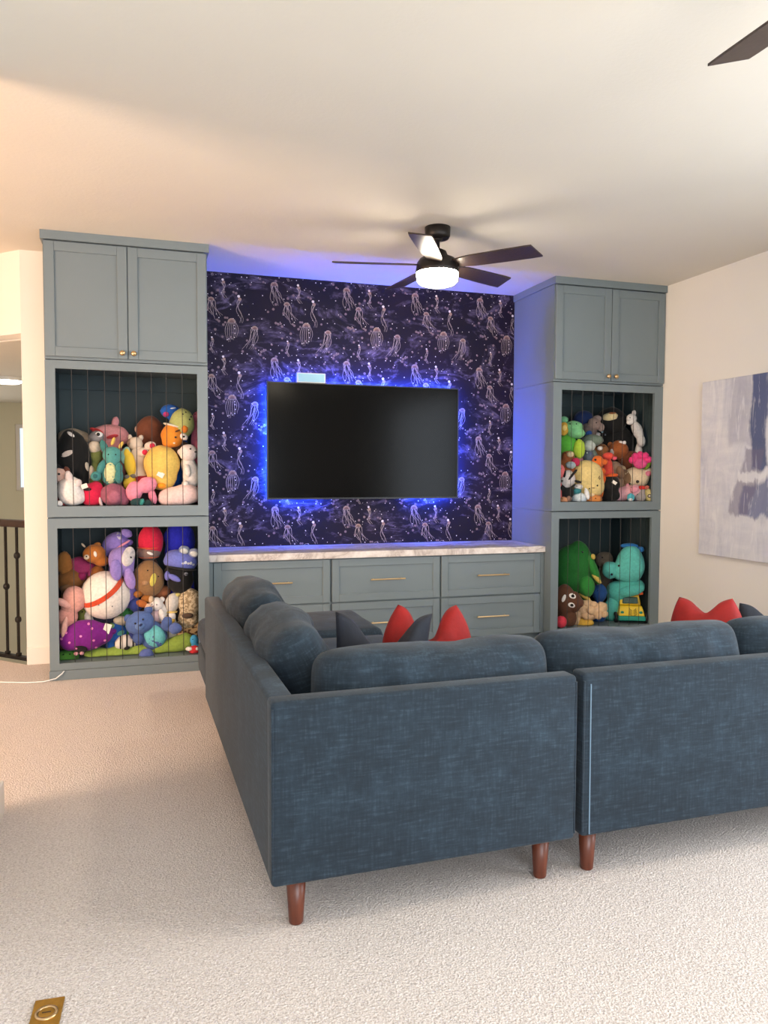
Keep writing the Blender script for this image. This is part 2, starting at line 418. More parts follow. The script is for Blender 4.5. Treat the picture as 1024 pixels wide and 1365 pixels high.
# ---------------------------------------------------------------- drawers and counter
dcx = (LX1+RX0)/2; DB = 0.545
t = thing('drawer_cabinet', 'long low grey-green cabinet with six drawers under the television', 'cabinet', (dcx, -DB+0.02, 0))
w2 = (RX0-LX1)/2-0.003
obj('body', bx(-w2, w2, 0.0, DB-0.022, 0.075, 0.695), CAB, t)
obj('toe_board', bx(-w2, w2, 0.05, 0.07, 0.0, 0.075), CAB, t)
obj('end_filler', bx(w2-0.028, w2, -0.02, 0.0, 0.08, 0.69), CAB, t); obj('end_filler', bx(-w2, -w2+0.03, -0.02, 0.0, 0.08, 0.69), CAB, t)
PULL = bmesh.new(); tube([(-0.128, -0.03, 0), (0.128, -0.03, 0)], 0.0055, 8, PULL); tube([(-0.105, 0, 0), (-0.105, -0.03, 0)], 0.005, 8, PULL); tube([(0.105, 0, 0), (0.105, -0.03, 0)], 0.005, 8, PULL)
PULLM = bpy.data.meshes.new('handle'); PULL.to_mesh(PULLM); PULL.free(); PULLM.materials.append(BRASS)
for (a, b) in ((0.349, 1.146), (1.160, 1.966), (1.980, 2.788)):
    for (z0, z1) in ((0.082, 0.379), (0.389, 0.690)):
        d = door(t, 'drawer', a-dcx, b-dcx, z0, z1, -0.021, 0.052, 0.02)
        share('handle', PULLM, d, ((a+b)/2-dcx, -0.020, (z0+z1)/2+0.002))
ct = tag(obj('countertop', bx(LX1+0.002, RX0-0.002, -0.565, -0.002, 0.698, 0.744, bev=0.003), MARBLE), 'white veined marble countertop on the low drawer cabinet', 'countertop')

# ---------------------------------------------------------------- television, sensor, led strip
tv = thing('television', 'large flat black television hung on the jellyfish wallpaper', 'television', (1.5385, -0.012, 1.095))
TW, TH = 1.515/2, 0.865
obj('back_shell', bx(-TW+0.03, TW-0.03, -0.055, -0.028, 0.03, TH-0.03, bev=0.006), PLASTIC, tv)
obj('wall_bracket', bx(-0.3, 0.3, -0.03, 0.010, 0.25, 0.6), PLASTIC, tv)
bm = bmesh.new()
for a in ((-TW, TW, -0.08, -0.055, 0, 0.012), (-TW, TW, -0.08, -0.055, TH-0.008, TH), (-TW, -TW+0.008, -0.08, -0.055, 0.012, TH-0.008), (TW-0.008, TW, -0.08, -0.055, 0.012, TH-0.008)): box(bm, *a)
obj('bezel', bm, PLASTIC, tv)
obj('screen', bx(-TW+0.008, TW-0.008, -0.077, -0.056, 0.012, TH-0.008), SCREEN, tv)
led = thing('led_strip', 'blue glowing light strip stuck behind the television edge', 'light strip', (1.5385, -0.012, 1.095))
LEDM = emit('led_blue', (0.025, 0.10, 1.0), 720)
for a in ((-TW+0.06, TW-0.06, -0.0275, -0.0225, TH-0.045, TH-0.035), (-TW+0.035, -TW+0.045, -0.0275, -0.0225, 0.05, TH-0.05), (TW-0.045, TW-0.035, -0.0275, -0.0225, 0.05, TH-0.05),
          (-TW+0.06, -TW+0.45, -0.0275, -0.0225, 0.035, 0.043), (TW-0.40, TW-0.06, -0.0275, -0.0225, 0.035, 0.043)):
    obj('light_segment', bx(*a), LEDM, led)
sb = thing('sensor_box', 'small white box standing on the television top edge', 'sensor', (1.114, -0.068, 1.9605))
obj('case', bx(-0.108, 0.108, -0.018, 0.03, 0.0, 0.072, bev=0.004), WHITEPL, sb)
obj('front_plate', bx(-0.1, 0.1, -0.020, -0.018, 0.006, 0.066), mat_plain('sensor_front_led_tint', (150, 205, 232), 0.25), sb)  # pale cyan stands for the blue strip's light on a white box
obj('clip', bx(-0.04, 0.04, 0.0301, 0.036, -0.03, 0.03), WHITEPL, sb)

# ---------------------------------------------------------------- print on the wallpaper
paper = bpy.data.objects['wallpaper']
PR = bmesh.new(); YP = -0.0006
WX0, WX1, WZ0, WZ1 = 0.315, 2.818, 0.745, 2.737
def pr_ok(x, z): return WX0 < x < WX1 and WZ0 < z < WZ1
def ribbon(pts, wd, mi):
    prev = None
    for i, (x, z) in enumerate(pts):
        a = pts[max(i-1, 0)]; b = pts[min(i+1, len(pts)-1)]
        t = Vector((b[0]-a[0], b[1]-a[1])); t = t.normalized() if t.length else Vector((0, -1)); n = Vector((-t.y, t.x))
        ww = wd*(1-0.55*i/len(pts))
        if not pr_ok(x, z): prev = None; continue
        cur = (PR.verts.new((x+n.x*ww, YP, z+n.y*ww)), PR.verts.new((x-n.x*ww, YP, z-n.y*ww)))
        if prev:
            f = PR.faces.new((prev[0], prev[1], cur[1], cur[0])); f.material_index = mi
        prev = cur
def disc(x, z, r, mi, n=8, sx=1.0, y=YP, half=False):
    if not (pr_ok(x-r, z-r) and pr_ok(x+r, z+r)): return
    vs = []
    for i in range(n):
        a = (PI*i/(n-1)) if half else 2*PI*i/n
        vs.append(PR.verts.new((x+r*sx*math.cos(a), y, z+r*math.sin(a))))
    f = PR.faces.new(vs); f.material_index = mi
rp = random.Random(3)
def jelly(x, z, s, lean, nt, ln, seed, bell=False, slim=False):
    rr = random.Random(seed)
    wd = 0.0015
    if slim:
        disc(x, z, 0.008*s, 1); disc(x+0.006*s, z-0.016*s, 0.010*s, 2, 10)
        for k in range(3):
            ph = rr.uniform(0, 6)
            ribbon([(x+(k-1)*0.006*s+lean*q*q*ln+0.010*s*math.sin(ph+q*7), z-0.016*s-q*ln) for q in [i/14 for i in range(15)]], wd, 0)
        return
    dr = 0.023*s
    disc(x, z, dr, 2, 14, half=True); disc(x, z, dr*0.6, 3, 12, y=YP-0.0002, half=True)
    ribbon([(x+dr*math.cos(a), z+dr*math.sin(a)) for a in [PI*i/12 for i in range(13)]], wd*1.1, 0)
    ribbon([(x+dr*math.cos(a), z+0.2*dr*math.sin(a)) for a in [2*PI*i/12 for i in range(13)]], wd, 0)
    for k in range(nt):
        u = -1+2*k/(nt-1); ph = rr.uniform(0, 6); l2 = ln*rr.uniform(0.65, 1.0)
        if bell:
            pts = [(x+u*dr*(1+0.9*math.sin(min(1, q*1.2)*PI*0.75))*(1-0.25*q)+lean*q*ln*0.2, z-q*l2) for q in [i/14 for i in range(15)]]
        else:
            pts = [(x+u*dr*(0.9+0.8*q)+lean*q*q*ln+0.007*s*math.sin(ph+q*6), z-q*l2) for q in [i/14 for i in range(15)]]
        ribbon(pts, wd, 0)
TX, TZ = 0.553, 0.553
MOT = [(0.853, 2.672, 1.15, 0.25, 8, 0.155, 1, 0, 0), (0.478, 2.688, 1.1, 0.15, 3, 0.115, 2, 0, 1), (0.592, 2.576, 1.3, 0.10, 3, 0.17, 3, 0, 1),
       (0.394, 2.535, 1.0, 0.26, 7, 0.15, 4, 0, 0), (0.541, 2.385, 1.25, 0.0, 7, 0.145, 5, 1, 0), (0.708, 2.345, 1.0, -0.30, 7, 0.16, 6, 0, 0), (0.398, 2.27, 0.8, 0.05, 3, 0.10, 8, 0, 1)]
DOTS = [(rp.uniform(0, TX), rp.uniform(0, TZ), rp.choice((0.0022, 0.003, 0.0035, 0.004, 0.0085, 0.010))) for _ in range(105)]
for i in range(-1, 6):
    for j in range(-1, 5):
        for (x, z, s, ln_, nt, lg, sd, bl, sl) in MOT: jelly(x+i*TX, z-j*TZ, s, ln_, nt, lg, sd, bl, sl)
        for (x, z, r) in DOTS: disc(x+i*TX+0.3, 2.74-z-j*TZ, r, 4 if r > 0.006 else 1, 8)
po = obj('jellyfish_print', PR, None, paper); po['kind'] = 'stuff'
for nm, c in (('print_line', (178, 160, 156)), ('print_dot', (232, 222, 220)), ('print_dome', (160, 128, 112)), ('print_dome_dark', (118, 86, 84)), ('print_bubble', (120, 98, 104))):
    po.data.materials.append(mat_plain(nm, c, 0.5))

# ---------------------------------------------------------------- painting on the right wall
def m_art():
    m = NT('abstract_painting'); tc = m.n('ShaderNodeTexCoord'); sp = m.n('ShaderNodeSeparateXYZ'); m.l(tc.outputs['Object'], sp.inputs[0])
    co = m.coord((1, 3.2, 0.9)); co2 = m.coord((1, 0.9, 3.5)); c0 = m.coord()
    n1 = m.noise(co, 2.2, 6, 0.65, 0.8); n2 = m.noise(co2, 5, 5, 0.6, 0.5); n3 = m.noise(c0, 3.0, 4, 0.6)
    base = m.ramp(n1, [(0.3, lin((196, 198, 212))), (0.5, lin((226, 226, 232))), (0.75, lin((240, 238, 240)))])
    base = m.mix(0.3, base, m.ramp(n2, [(0.3, lin((190, 190, 206))), (0.7, lin((238, 236, 240)))]))
    y = sp.outputs['Y']; z = sp.outputs['Z']
    wob = m.math('MULTIPLY', m.math('SUBTRACT', n3, 0.5), 0.14)
    wob2 = m.math('MULTIPLY', m.math('SUBTRACT', n1, 0.5), 0.22)
    def rect(y0, y1, z0, z1, soft, slant=0.0):
        yy = m.math('ADD', m.math('ADD', y, wob), m.math('MULTIPLY', z, slant)); zz = m.math('ADD', z, wob2)
        def edge(v, e, sgn):
            d = m.math('MULTIPLY', m.math('SUBTRACT', v, e), sgn)
            return m.math('MULTIPLY_ADD', d, 1/soft, 0.5)
        f = m.math('MINIMUM', m.math('MINIMUM', edge(yy, y0, 1), edge(yy, y1, -1)), m.math('MINIMUM', edge(zz, z0, 1), edge(zz, z1, -1)))
        x = m.n('ShaderNodeClamp'); m.l(f, x.inputs[0]); return x.outputs[0]
    # y runs from 0 (far end) to -1.35 (near end), z 0 .. 1.23
    c = base
    c = m.mix(m.math('MULTIPLY', rect(-0.60, -0.28, 0.78, 1.3, 0.03), 0.35), c, lin((150, 148, 170)))
    c = m.mix(m.math('MULTIPLY', rect(-0.62, -0.475, 0.62, 1.3, 0.022), 0.9), c, lin((70, 84, 128)))
    c = m.mix(m.math('MULTIPLY', rect(-0.90, -0.36, 0.30, 0.53, 0.025, 0.1), 0.8), c, lin((104, 112, 152)))
    c = m.mix(m.math('MULTIPLY', rect(-0.38, -0.20, 0.30, 0.74, 0.02, 0.30), 0.6), c, lin((122, 116, 142)))
    c = m.mix(m.math('MULTIPLY', rect(-1.2, -0.85, 0.5, 1.0, 0.1), 0.6), c, lin((180, 150, 120)))
    c = m.mix(m.math('MULTIPLY', rect(-0.75, -0.36, 0.555, 0.60, 0.015), 0.8), c, lin((240, 240, 244)))
    stroke = m.ramp(m.noise(m.coord((1, 7, 1.2)), 3, 4, 0.7, 0.6), [(0.56, (0, 0, 0)), (0.66, (1, 1, 1))])
    c = m.mix(m.math('MULTIPLY', stroke, 0.5), c, lin((244, 243, 246)))
    m.col(c); m.set(Roughness=0.6); m.bump(n1, 0.5, 0.01); return m.m
pt = thing('abstract_painting', 'large unframed abstract canvas in white, lavender and slate blue', 'painting', (XR, -1.128, 0.720))
obj('canvas', bx(-0.038, -0.002, -1.35, 0.0, 0.0, 1.23, bev=0.004), m_art(), pt)
bm = bmesh.new()
for a in ((-0.034, -0.001, -1.34, -0.01, 0.01, 0.05), (-0.034, -0.001, -1.34, -0.01, 1.18, 1.22)): box(bm, *a)
obj('stretcher_bar', bx(-0.0019, -0.0002, -1.33, -0.02, 0.02, 1.2), WALNUT, pt); bm.free()

# ---------------------------------------------------------------- ceiling fans
def fan(loc, th0, label, watts):
    t = thing('ceiling_fan', label, 'fan', (loc[0], loc[1], 0))
    obj('canopy', lathe([(0.066, 2.674), (0.074, 2.69), (0.076, H-0.0005)], 28), DARKMETAL, t, True)
    obj('downrod', lathe([(0.013, 2.60), (0.013, 2.66), (0.028, 2.664), (0.028, 2.674)], 14), DARKMETAL, t, True)
    obj('motor_housing', lathe([(0.03, 2.612), (0.052, 2.60), (0.062, 2.575), (0.105, 2.555), (0.122, 2.53), (0.128, 2.49), (0.128, 2.475)][::-1], 32), DARKMETAL, t, True)
    lm = MATS.get('fan_lamp') or emit('fan_lamp', (1.0, 0.86, 0.66), watts)
    obj('light_dome', lathe([(0.02, 2.398), (0.07, 2.401), (0.105, 2.413), (0.12, 2.43), (0.124, 2.475)], 32), lm, t, True)
    bm = bmesh.new(); n = 8; tilt = R(-13)
    for side in (-1, 1):
        pass
    prof = [(0.10, 0.036), (0.16, 0.050), (0.22, 0.060), (0.40, 0.066), (0.56, 0.068), (0.612, 0.066)]
    top = []; bot = []
    for x, wd in prof:
        rowt = []; rowb = []
        for k in (-1, -0.5, 0, 0.5, 1):
            yy = k*wd; zz = math.sin(tilt)*yy
            xx = x+(0.012*k if x > 0.6 else 0)
            rowt.append(bm.verts.new((xx, yy*math.cos(tilt), zz+0.004))); rowb.append(bm.verts.new((xx, yy*math.cos(tilt), zz-0.004)))
        top.append(rowt); bot.append(rowb)
    for i in range(len(prof)-1):
        for k in range(4):
            bm.faces.new((top[i][k], top[i+1][k], top[i+1][k+1], top[i][k+1])); bm.faces.new((bot[i][k], bot[i][k+1], bot[i+1][k+1], bot[i+1][k]))
        for k in (0, 4): bm.faces.new((top[i][k], bot[i][k], bot[i+1][k], top[i+1][k]))
    for i in (0, len(prof)-1):
        for k in range(4): bm.faces.new((top[i][k], top[i][k+1], bot[i][k+1], bot[i][k]))
    bmesh.ops.recalc_face_normals(bm, faces=bm.faces[:])
    me = bpy.data.meshes.new('blade'); bm.to_mesh(me); bm.free(); me.materials.append(BLADE)
    for k in range(5): share('blade', me, t, (0, 0, 2.52), (0, 0, R(th0-72*k)))
    return t
fan((1.58, -1.44), 168, 'dark five-blade ceiling fan with glowing dome lamp above the seating', 60)
fan((1.57, -4.44), 90, 'dark ceiling fan showing only one blade tip, nearer the rear windows', 60)

# ---------------------------------------------------------------- soft shapes
def cushion_mesh(w, h, t, nu=26, nv=20, pinch=0.06, sag=0.0, wr=0.012, seed=0, power=2.6, chop=0.0, ear=0.0, rnd=0.0):
    """soft cushion standing in the xz plane, base on z=0, thickness along y"""
    bm = bmesh.new(); g = {}
    off = Vector((seed*3.17, seed*1.31, seed*2.2))
    for side in (-1, 1):
        for i in range(nu+1):
            for j in range(nv+1):
                u = -1+2*i/nu; v = -1+2*j/nv
                edge = i in (0, nu) or j in (0, nv)
                if edge and side == 1: g[side, i, j] = g[-1, i, j]; continue
                prof = (max(0, 1-abs(u)**power)*max(0, 1-abs(v)**power))**0.5
                cu, cv = u*math.sqrt(1-rnd*v**8), v*math.sqrt(1-rnd*u**8)
                x = cu*w/2*(1-pinch*(1-v*v))
                z = (cv*(1-pinch*(1-u*u))+1)*h/2
                if v > 0:
                    z -= sag*v*(math.cos(u*PI/2))
                    z -= chop*v**2*math.exp(-(u/0.42)**2)
                    x += ear*u*v*v
                y = side*t/2*prof
                p = Vector((x, y, z))
                nz = noise.noise(p*7+off)*wr*1.4 + noise.noise(Vector((p.x*22, p.y*22, p.z*9))+off)*wr*0.55
                y += nz*(prof**0.5 if prof > 0 else 0)*1.0
                z += noise.noise(p*6+off*2)*wr*0.8*(1 if v > -0.5 else 0)
                g[side, i, j] = bm.verts.new((x, y, z))
    for side in (-1, 1):
        for i in range(nu):
            for j in range(nv):
                q = [g[side, i, j], g[side, i+1, j], g[side, i+1, j+1], g[side, i, j+1]]
                if side == 1: q = q[::-1]
                bm.faces.new(q)
    bmesh.ops.recalc_face_normals(bm, faces=bm.faces[:])
    return bm
def soft_box(x0, x1, y0, y1, z0, z1, r=0.04, wr=0.006, seed=0, cuts=8):
    bm = bmesh.new(); box(bm, x0, x1, y0, y1, z0, z1)
    bmesh.ops.bevel(bm, geom=bm.edges[:], offset=r, segments=4, profile=0.5, affect='EDGES')
    if wr:
        bmesh.ops.subdivide_edges(bm, edges=[e for e in bm.edges if e.calc_length() > 0.15], cuts=cuts, use_grid_fill=True)
        for v in bm.verts:
            n = noise.noise(v.co*5+Vector((seed, 0, 0)))*wr
            v.co.z += n
    return bm
def piping(bm_pts, r=0.005): return tube(bm_pts, r, 6)

# ---------------------------------------------------------------- sectional sofa
SX, SY = 0.215, -3.715       # outer corner of the sectional
ZB, ZT, PT = 0.148, 0.667, 0.075
LEGM = bpy.data.meshes.new('leg'); _l = lathe([(0.019, 0.0), (0.021, 0.004), (0.030, 0.150)], 18); _l.to_mesh(_l_me := LEGM); _l.free(); LEGM.materials.append(WALNUT)
for p in LEGM.polygons: p.use_smooth = len(p.vertices) == 4
s1 = thing('sofa_section', 'slate blue corner sofa piece with tall square back, navy pillow on its seat', 'sofa', (SX, SY, 0), R(0.75))
A, B = 0.955, 1.90    # width along x, length along y
obj('rear_panel', soft_box(0, A, 0, PT, ZB, ZT, 0.013, 0.0), SOFA, s1, True)
obj('side_panel', soft_box(0, PT, PT-0.02, B, ZB, ZT, 0.013, 0.0), SOFA, s1, True)
obj('seat_base', soft_box(PT, A, PT, B-0.01, ZB+0.005, 0.29, 0.015, 0), SOFA, s1, True)
for y0, y1 in ((PT, 0.93), (0.935, B-0.01)): obj('seat_cushion', soft_box(PT+0.005, A-0.005, y0+0.005, y1, 0.291, 0.43, 0.045, 0.006, y0), SOFA, s1, True)
for x, y in ((0.083, 0.075), (A-0.075, 0.085), (0.083, B-0.08), (A-0.08, B-0.08)): share('leg', LEGM, s1, (x, y, 0))
for (x, y) in ((0.0035, 0.0035), (A-0.004, 0.0035)):
    obj('seam', tube([(x, y, ZB+0.02), (x, y, ZT-0.02)], 0.0045, 6), SOFA, s1)
s2 = thing('sofa_section', 'slate blue armless sofa piece with long plain back, facing the television', 'sofa', (SX+A+0.022, SY+0.012, 0), R(0.3))
A2 = 2.15
obj('rear_panel', soft_box(0, A2, 0, PT, ZB+0.002, ZT+0.004, 0.013, 0.0), SOFA, s2, True)
obj('seat_base', soft_box(0, A2, PT, 0.93, ZB+0.005, 0.29, 0.015, 0), SOFA, s2, True)
for k in range(3): obj('seat_cushion', soft_box(A2*k/3+0.004, A2*(k+1)/3-0.004, PT+0.005, 0.95, 0.291, 0.43, 0.045, 0.006, k+4), SOFA, s2, True)
for x, y in ((0.075, 0.085), (A2-0.075, 0.085), (0.075, 0.85), (A2-0.075, 0.85)): share('leg', LEGM, s2, (x, y, 0))
obj('seam', tube([(0.004, 0.004, ZB+0.02), (0.004, 0.004, ZT-0.02)], 0.0045, 6), SOFA, s2)
obj('seam', tube([(0.026, -0.002, ZB+0.012), (0.024, -0.002, ZT-0.03)], 0.0022, 6), mat_plain('seam_pale', (112, 138, 160), 0.8), s2)  # thin paler seam line near the panel end
ot = thing('ottoman', 'low slate blue ottoman at the open end of the corner sofa piece', 'ottoman', (SX-0.005, SY+B+0.045, 0), R(0.75))
obj('base', soft_box(0.0, 0.95, 0, 0.62, ZB-0.01, 0.30, 0.02, 0), SOFA, ot, True)
obj('seat_cushion', soft_box(-0.005, 0.955, -0.005, 0.625, 0.301, 0.445, 0.05, 0.006, 9), SOFA, ot, True)
for x, y in ((0.16, 0.12), (0.80, 0.12), (0.16, 0.50), (0.80, 0.50)): share('leg', LEGM, ot, (x, y, -0.01))

def back_cushion(label, w, h, t, loc, rz, lean, seed, sag=0.02, wr=0.014):
    o = thing('back_cushion', label, 'cushion', loc, rz)
    c = obj('cover', cushion_mesh(w, h, t, 40, 26, -0.02, sag, wr*1.15, seed, 4.6, rnd=0.17), SOFA, o, True)
    c.rotation_euler = (R(lean), 0, 0)
    # piped seam around the front face edge
    pts = []
    return o
G = 'slate blue back cushions of the sectional'
back_cushion('slate blue back cushion slumped against the tall square sofa back', 0.79, 0.33, 0.27, (SX+0.565, SY+0.225, 0.425), R(0.5), -6, 1, 0.008)
back_cushion('slate blue cushion leaning on the sofa side, closest to the sofa corner', 0.70, 0.385, 0.24, (SX+0.285, SY+0.74, 0.42), R(90), -25, 2, 0.0)
back_cushion('slate blue cushion leaning on the sofa side, next to the ottoman', 0.70, 0.395, 0.24, (SX+0.265, SY+1.44, 0.42), R(90), -22, 3, 0.0)
back_cushion('slate blue cushion on the armless sofa, beside the sofa corner piece', 0.80, 0.345, 0.28, (SX+A+0.395, SY+0.24, 0.425), R(-0.5), -6, 4, 0.02)
back_cushion('slate blue cushion on the armless sofa, in front of the painting wall', 0.70, 0.34, 0.27, (SX+A+1.15, SY+0.245, 0.425), R(0.3), -6, 5, 0.015)

NAVY = m_velvet('navy_velvet', (16, 23, 38), 0.03); RED = m_velvet('red_velvet', (148, 8, 5), 0.02)
def throw(label, mat, loc, rz, lean, sz, t, seed, chop=0.17, ear=0.02, roll=0):
    o = thing('throw_pillow', label, 'pillow', loc, rz)
    c = obj('cover', cushion_mesh(sz, sz, t, 30, 26, 0.07, 0.0, 0.012, seed, 2.2, chop, ear), mat, o, True)
    c.rotation_euler = (R(lean), R(roll), 0)
    pts = []
    return o
throw('navy throw pillow with chopped top beside the red one on the corner seat', NAVY, (0.675, -3.22, 0.435), R(4), -4, 0.37, 0.12, 11, 0.21, 0.0, 5)
throw('red velvet throw pillow with chopped top beside the navy one on the corner seat', RED, (0.900, -3.11, 0.432), R(-14), -6, 0.37, 0.14, 12, 0.17, -0.075)
throw('deep red velvet throw pillow on the armless sofa in front of the painting wall', RED, (2.155, -3.12, 0.432), R(-58), -6, 0.34, 0.17, 13, 0.05, -0.06, -5)
throw('navy throw pillow on the armless sofa beside the deep red one', NAVY, (2.50, -3.11, 0.432), R(-16), -8, 0.30, 0.13, 14, 0.06, -0.02)

# ---------------------------------------------------------------- floor outlet, cable
fo = thing('floor_outlet', 'square brass outlet cover set into the carpet', 'outlet', (-0.344, -3.845, 0), R(-3))
obj('plate', bx(-0.034, 0.034, -0.055, 0.055, -0.004, 0.006, bev=0.002), mat_plain('old_brass', (176, 136, 58), 0.35, 0.85, nscale=30, namt=0.2), fo)
obj('plug_ring', lathe([(0.026, 0.006), (0.026, 0.009), (0.019, 0.0095), (0.019, 0.007)], 28, False), BRASS, fo, True)
pl = obj('screw_plug', lathe([(0.018, 0.006), (0.018, 0.008), (0.016, 0.0085)], 28), MATS['old_brass'], fo)
obj('slot', bx(-0.010, 0.010, -0.0018, 0.0018, 0.0082, 0.0089), mat_plain('slot_dark', (60, 42, 20), 0.6), pl)
cb = tag(obj('power_cable', tube([(-1.2, -0.52, 0.006), (-0.95, -0.6, 0.006), (-0.78, -0.665, 0.006), (-0.69, -0.675, 0.007), (-0.62, -0.672, 0.02), (-0.585, -0.660, 0.045), (-0.572, -0.6535, 0.06)], 0.0035, 8), WHITEPL, None, True), 'thin white cable running along the carpet to the floor cabinet', 'cable')

# ---------------------------------------------------------------- plush toys
# every toy is laid out in its own frame: x to its right, z up, y away from the viewer; unit u = size of one photo pixel there
def ico(sub=3):
    bm = bmesh.new(); bmesh.ops.create_icosphere(bm, subdivisions=sub, radius=1.0)
    v = [x.co.copy() for x in bm.verts]; f = [[q.index for q in p.verts] for p in bm.faces]; bm.free(); return v, f
ICO = {2: ico(2), 3: ico(3)}
class Toy:
    n = 0
    def __init__(s, name, label, cat, group, px, py, Y, rad, unit):
        c = at(px, py, Y); s.u = unit; s.c = c; s.ells = []
        yaw = math.atan2(c.x-CX, c.y-CY)
        s.base = rad*unit
        s.t = thing(name, label, cat, (c.x, c.y, c.z-s.base), -yaw, group)
        Toy.n += 1; s.seed = Toy.n*1.7
    def _ell(s, bm, e, sub, wob):
        dx, dz, rx, rz = e[:4]; ry = e[4] if len(e) > 4 and e[4] else (rx+rz)/2*0.9
        dy = e[5] if len(e) > 5 else 0; rot = R(e[6]) if len(e) > 6 else 0
        vs, fs = ICO[sub]; u = s.u; co, si = math.cos(rot), math.sin(rot); out = []
        off = Vector((s.seed, dx*0.3, dz*0.3))
        for v in vs:
            k = 1+wob*noise.noise(v*1.6+off)+wob*0.4*noise.noise(v*4+off)
            x, y, z = v.x*rx*k, v.y*ry*k, v.z*rz*k
            X, Z = x*co-z*si, x*si+z*co
            out.append(bm.verts.new(((dx+X)*u, (dy+y)*u, (dz+Z)*u+s.base)))
        for f in fs: bm.faces.new([out[i] for i in f])
        return (dx, dz, rx, rz, ry, dy, rot)
    def part(s, name, col, ells, fuzz=1.0, wob=0.10, surf=True, parent=None, fuse=None):
        bm = bmesh.new(); rs = []
        for e in ells:
            rs.append(s._ell(bm, e, 3 if max(e[2], e[3]) > 7 else 2, wob))
        if surf: s.ells += rs
        m = col if not isinstance(col, tuple) else plush_mat(col, fuzz)
        o = obj(name, bm, m, parent or s.t, True)
        if len(ells) > 1 and fuse is not False:
            vs = max(0.0035, min(min(e[2], e[3]) for e in ells)*s.u*0.22)
            r = o.modifiers.new('fuse', 'REMESH'); r.mode = 'VOXEL'; r.voxel_size = vs; r.use_smooth_shade = True
            k = o.modifiers.new('soft', 'SMOOTH'); k.iterations = 6; k.factor = 0.5
        return o
    def front(s, x, z):
        best = None
        for dx, dz, rx, rz, ry, dy, rot in s.ells:
            X, Z = x-dx, z-dz; co, si = math.cos(-rot), math.sin(-rot)
            X, Z = X*co-Z*si, X*si+Z*co
            q = 1-(X/rx)**2-(Z/rz)**2
            if q >= 0:
                y = dy-ry*math.sqrt(q)
                if best is None or y < best: best = y
        return best
    def eye(s, x, z, r=1.1, col=None, name='eye'):
        y = s.front(x, z)
        if y is None: y = 0
        bm = bmesh.new(); vs, fs = ICO[2]; out = [bm.verts.new(((x+v.x*r)*s.u, (y-0.15*r+v.y*r*0.7)*s.u, (z+v.z*r)*s.u+s.base)) for v in vs]
        for f in fs: bm.faces.new([out[i] for i in f])
        return obj(name, bm, col or BLACK, s.t, True)
    def patch(s, name, col, x, z, rx, rz, rot=0.0, th=0.45, parent=None):
        """sewn-on felt shape following the surface"""
        bm = bmesh.new(); rot = R(rot); co, si = math.cos(rot), math.sin(rot)
        y0 = s.front(x, z); y0 = y0 if y0 is not None else 0
        def pt(a, q, back=False):
            X, Z = q*rx*math.cos(a), q*rz*math.sin(a); X, Z = x+X*co-Z*si, z+X*si+Z*co
            y = s.front(X, Z)
            if y is None: y = y0+abs(y0)*0.5*q
            return bm.verts.new((X*s.u, (y-th+(th*2.2 if back else 0))*s.u, Z*s.u+s.base))
        N = 16; c = pt(0, 0); rings = [[pt(2*PI*i/N, q) for i in range(N)] for q in (0.35, 0.7, 1.0)]
        rings.append([pt(2*PI*i/N, 1.04, True) for i in range(N)])
        for i in range(N):
            bm.faces.new((c, rings[0][i], rings[0][(i+1) % N]))
            for a, b in zip(rings, rings[1:]): bm.faces.new((a[i], b[i], b[(i+1) % N], a[(i+1) % N]))
        bmesh.ops.recalc_face_normals(bm, faces=bm.faces[:])
        return obj(name, bm, col if not isinstance(col, tuple) else plush_mat(col, 0.4), parent or s.t, True)
    def tagcard(s, x, z, w, h, rot, dy=None):
        y = s.front(x, z); y = (y if y is not None else -3)-0.8 if dy is None else dy
        bm = bx(-w/2*s.u, w/2*s.u, -0.0006, 0.0006, -h/2*s.u, h/2*s.u)
        o = obj('cloth_tag', bm, mat_plain('cloth_tag', (232, 226, 216), 0.8), s.t); o.location = (x*s.u, y*s.u, z*s.u+s.base); o.rotation_euler = (0, R(rot), 0)
        return o
UL_, LL_, UR_, LR_ = 'plush toys in the cabinet of the orca', 'plush toys in the cabinet of the white ball', 'plush toys in the cabinet of the zebra', 'plush toys in the cabinet of the toy truck'
UN_L, UN_R = 0.00475, 0.00585
def T(nm, lab, g, px, py, Y, rad):
    return Toy(nm, lab, 'plush toy', g, px, py, Y, rad, UN_L if g in (UL_, LL_) else UN_R)
WH = (232, 226, 222); PK = (232, 160, 170); CRM = (226, 210, 178)

# ---- upper left niche
t = T('plush_whale', 'black orca plush with white patches standing against the cabinet side', UL_, 96, 616, -0.44, 56)
t.part('body', (8, 8, 9), [(0, 10, 21, 34, 18), (14, -4, 11, 36, 14), (2, -38, 20, 20, 16)])
t.patch('eye_patch', WH, -1, 37, 5.5, 2.2, -38); t.patch('side_patch', (214, 200, 190), -6, 11, 8, 3.4, 25); t.patch('belly_patch', (196, 184, 168), 19, -6, 2.6, 6, 12)
t.part('fin', (9, 9, 10), [(-15, -14, 6, 12, 5, -10, 25)])
t = T('plush_sheep', 'beige plush lying behind the orca', UL_, 98, 590, -0.20, 104)
t.part('body', (176, 158, 134), [(0, 4, 24, 16, 18), (10, 0, 14, 12), (0, -55, 22, 48, 18)]); t.part('ear', (160, 140, 116), [(16, 6, 8, 5, 4, -12, -30)]); t.eye(-10, 6)
t = T('plush_doll', 'small pink-faced doll peeping out under the orca', UL_, 80, 642, -0.53, 33)
t.part('body', (150, 60, 60), [(4, -22, 9, 12)]); t.part('head', (226, 186, 172), [(0, 8, 9, 10)]); t.part('hair', (110, 60, 44), [(8, 12, 5, 8, 6, 2)]); t.eye(-1, 10, 1.6)
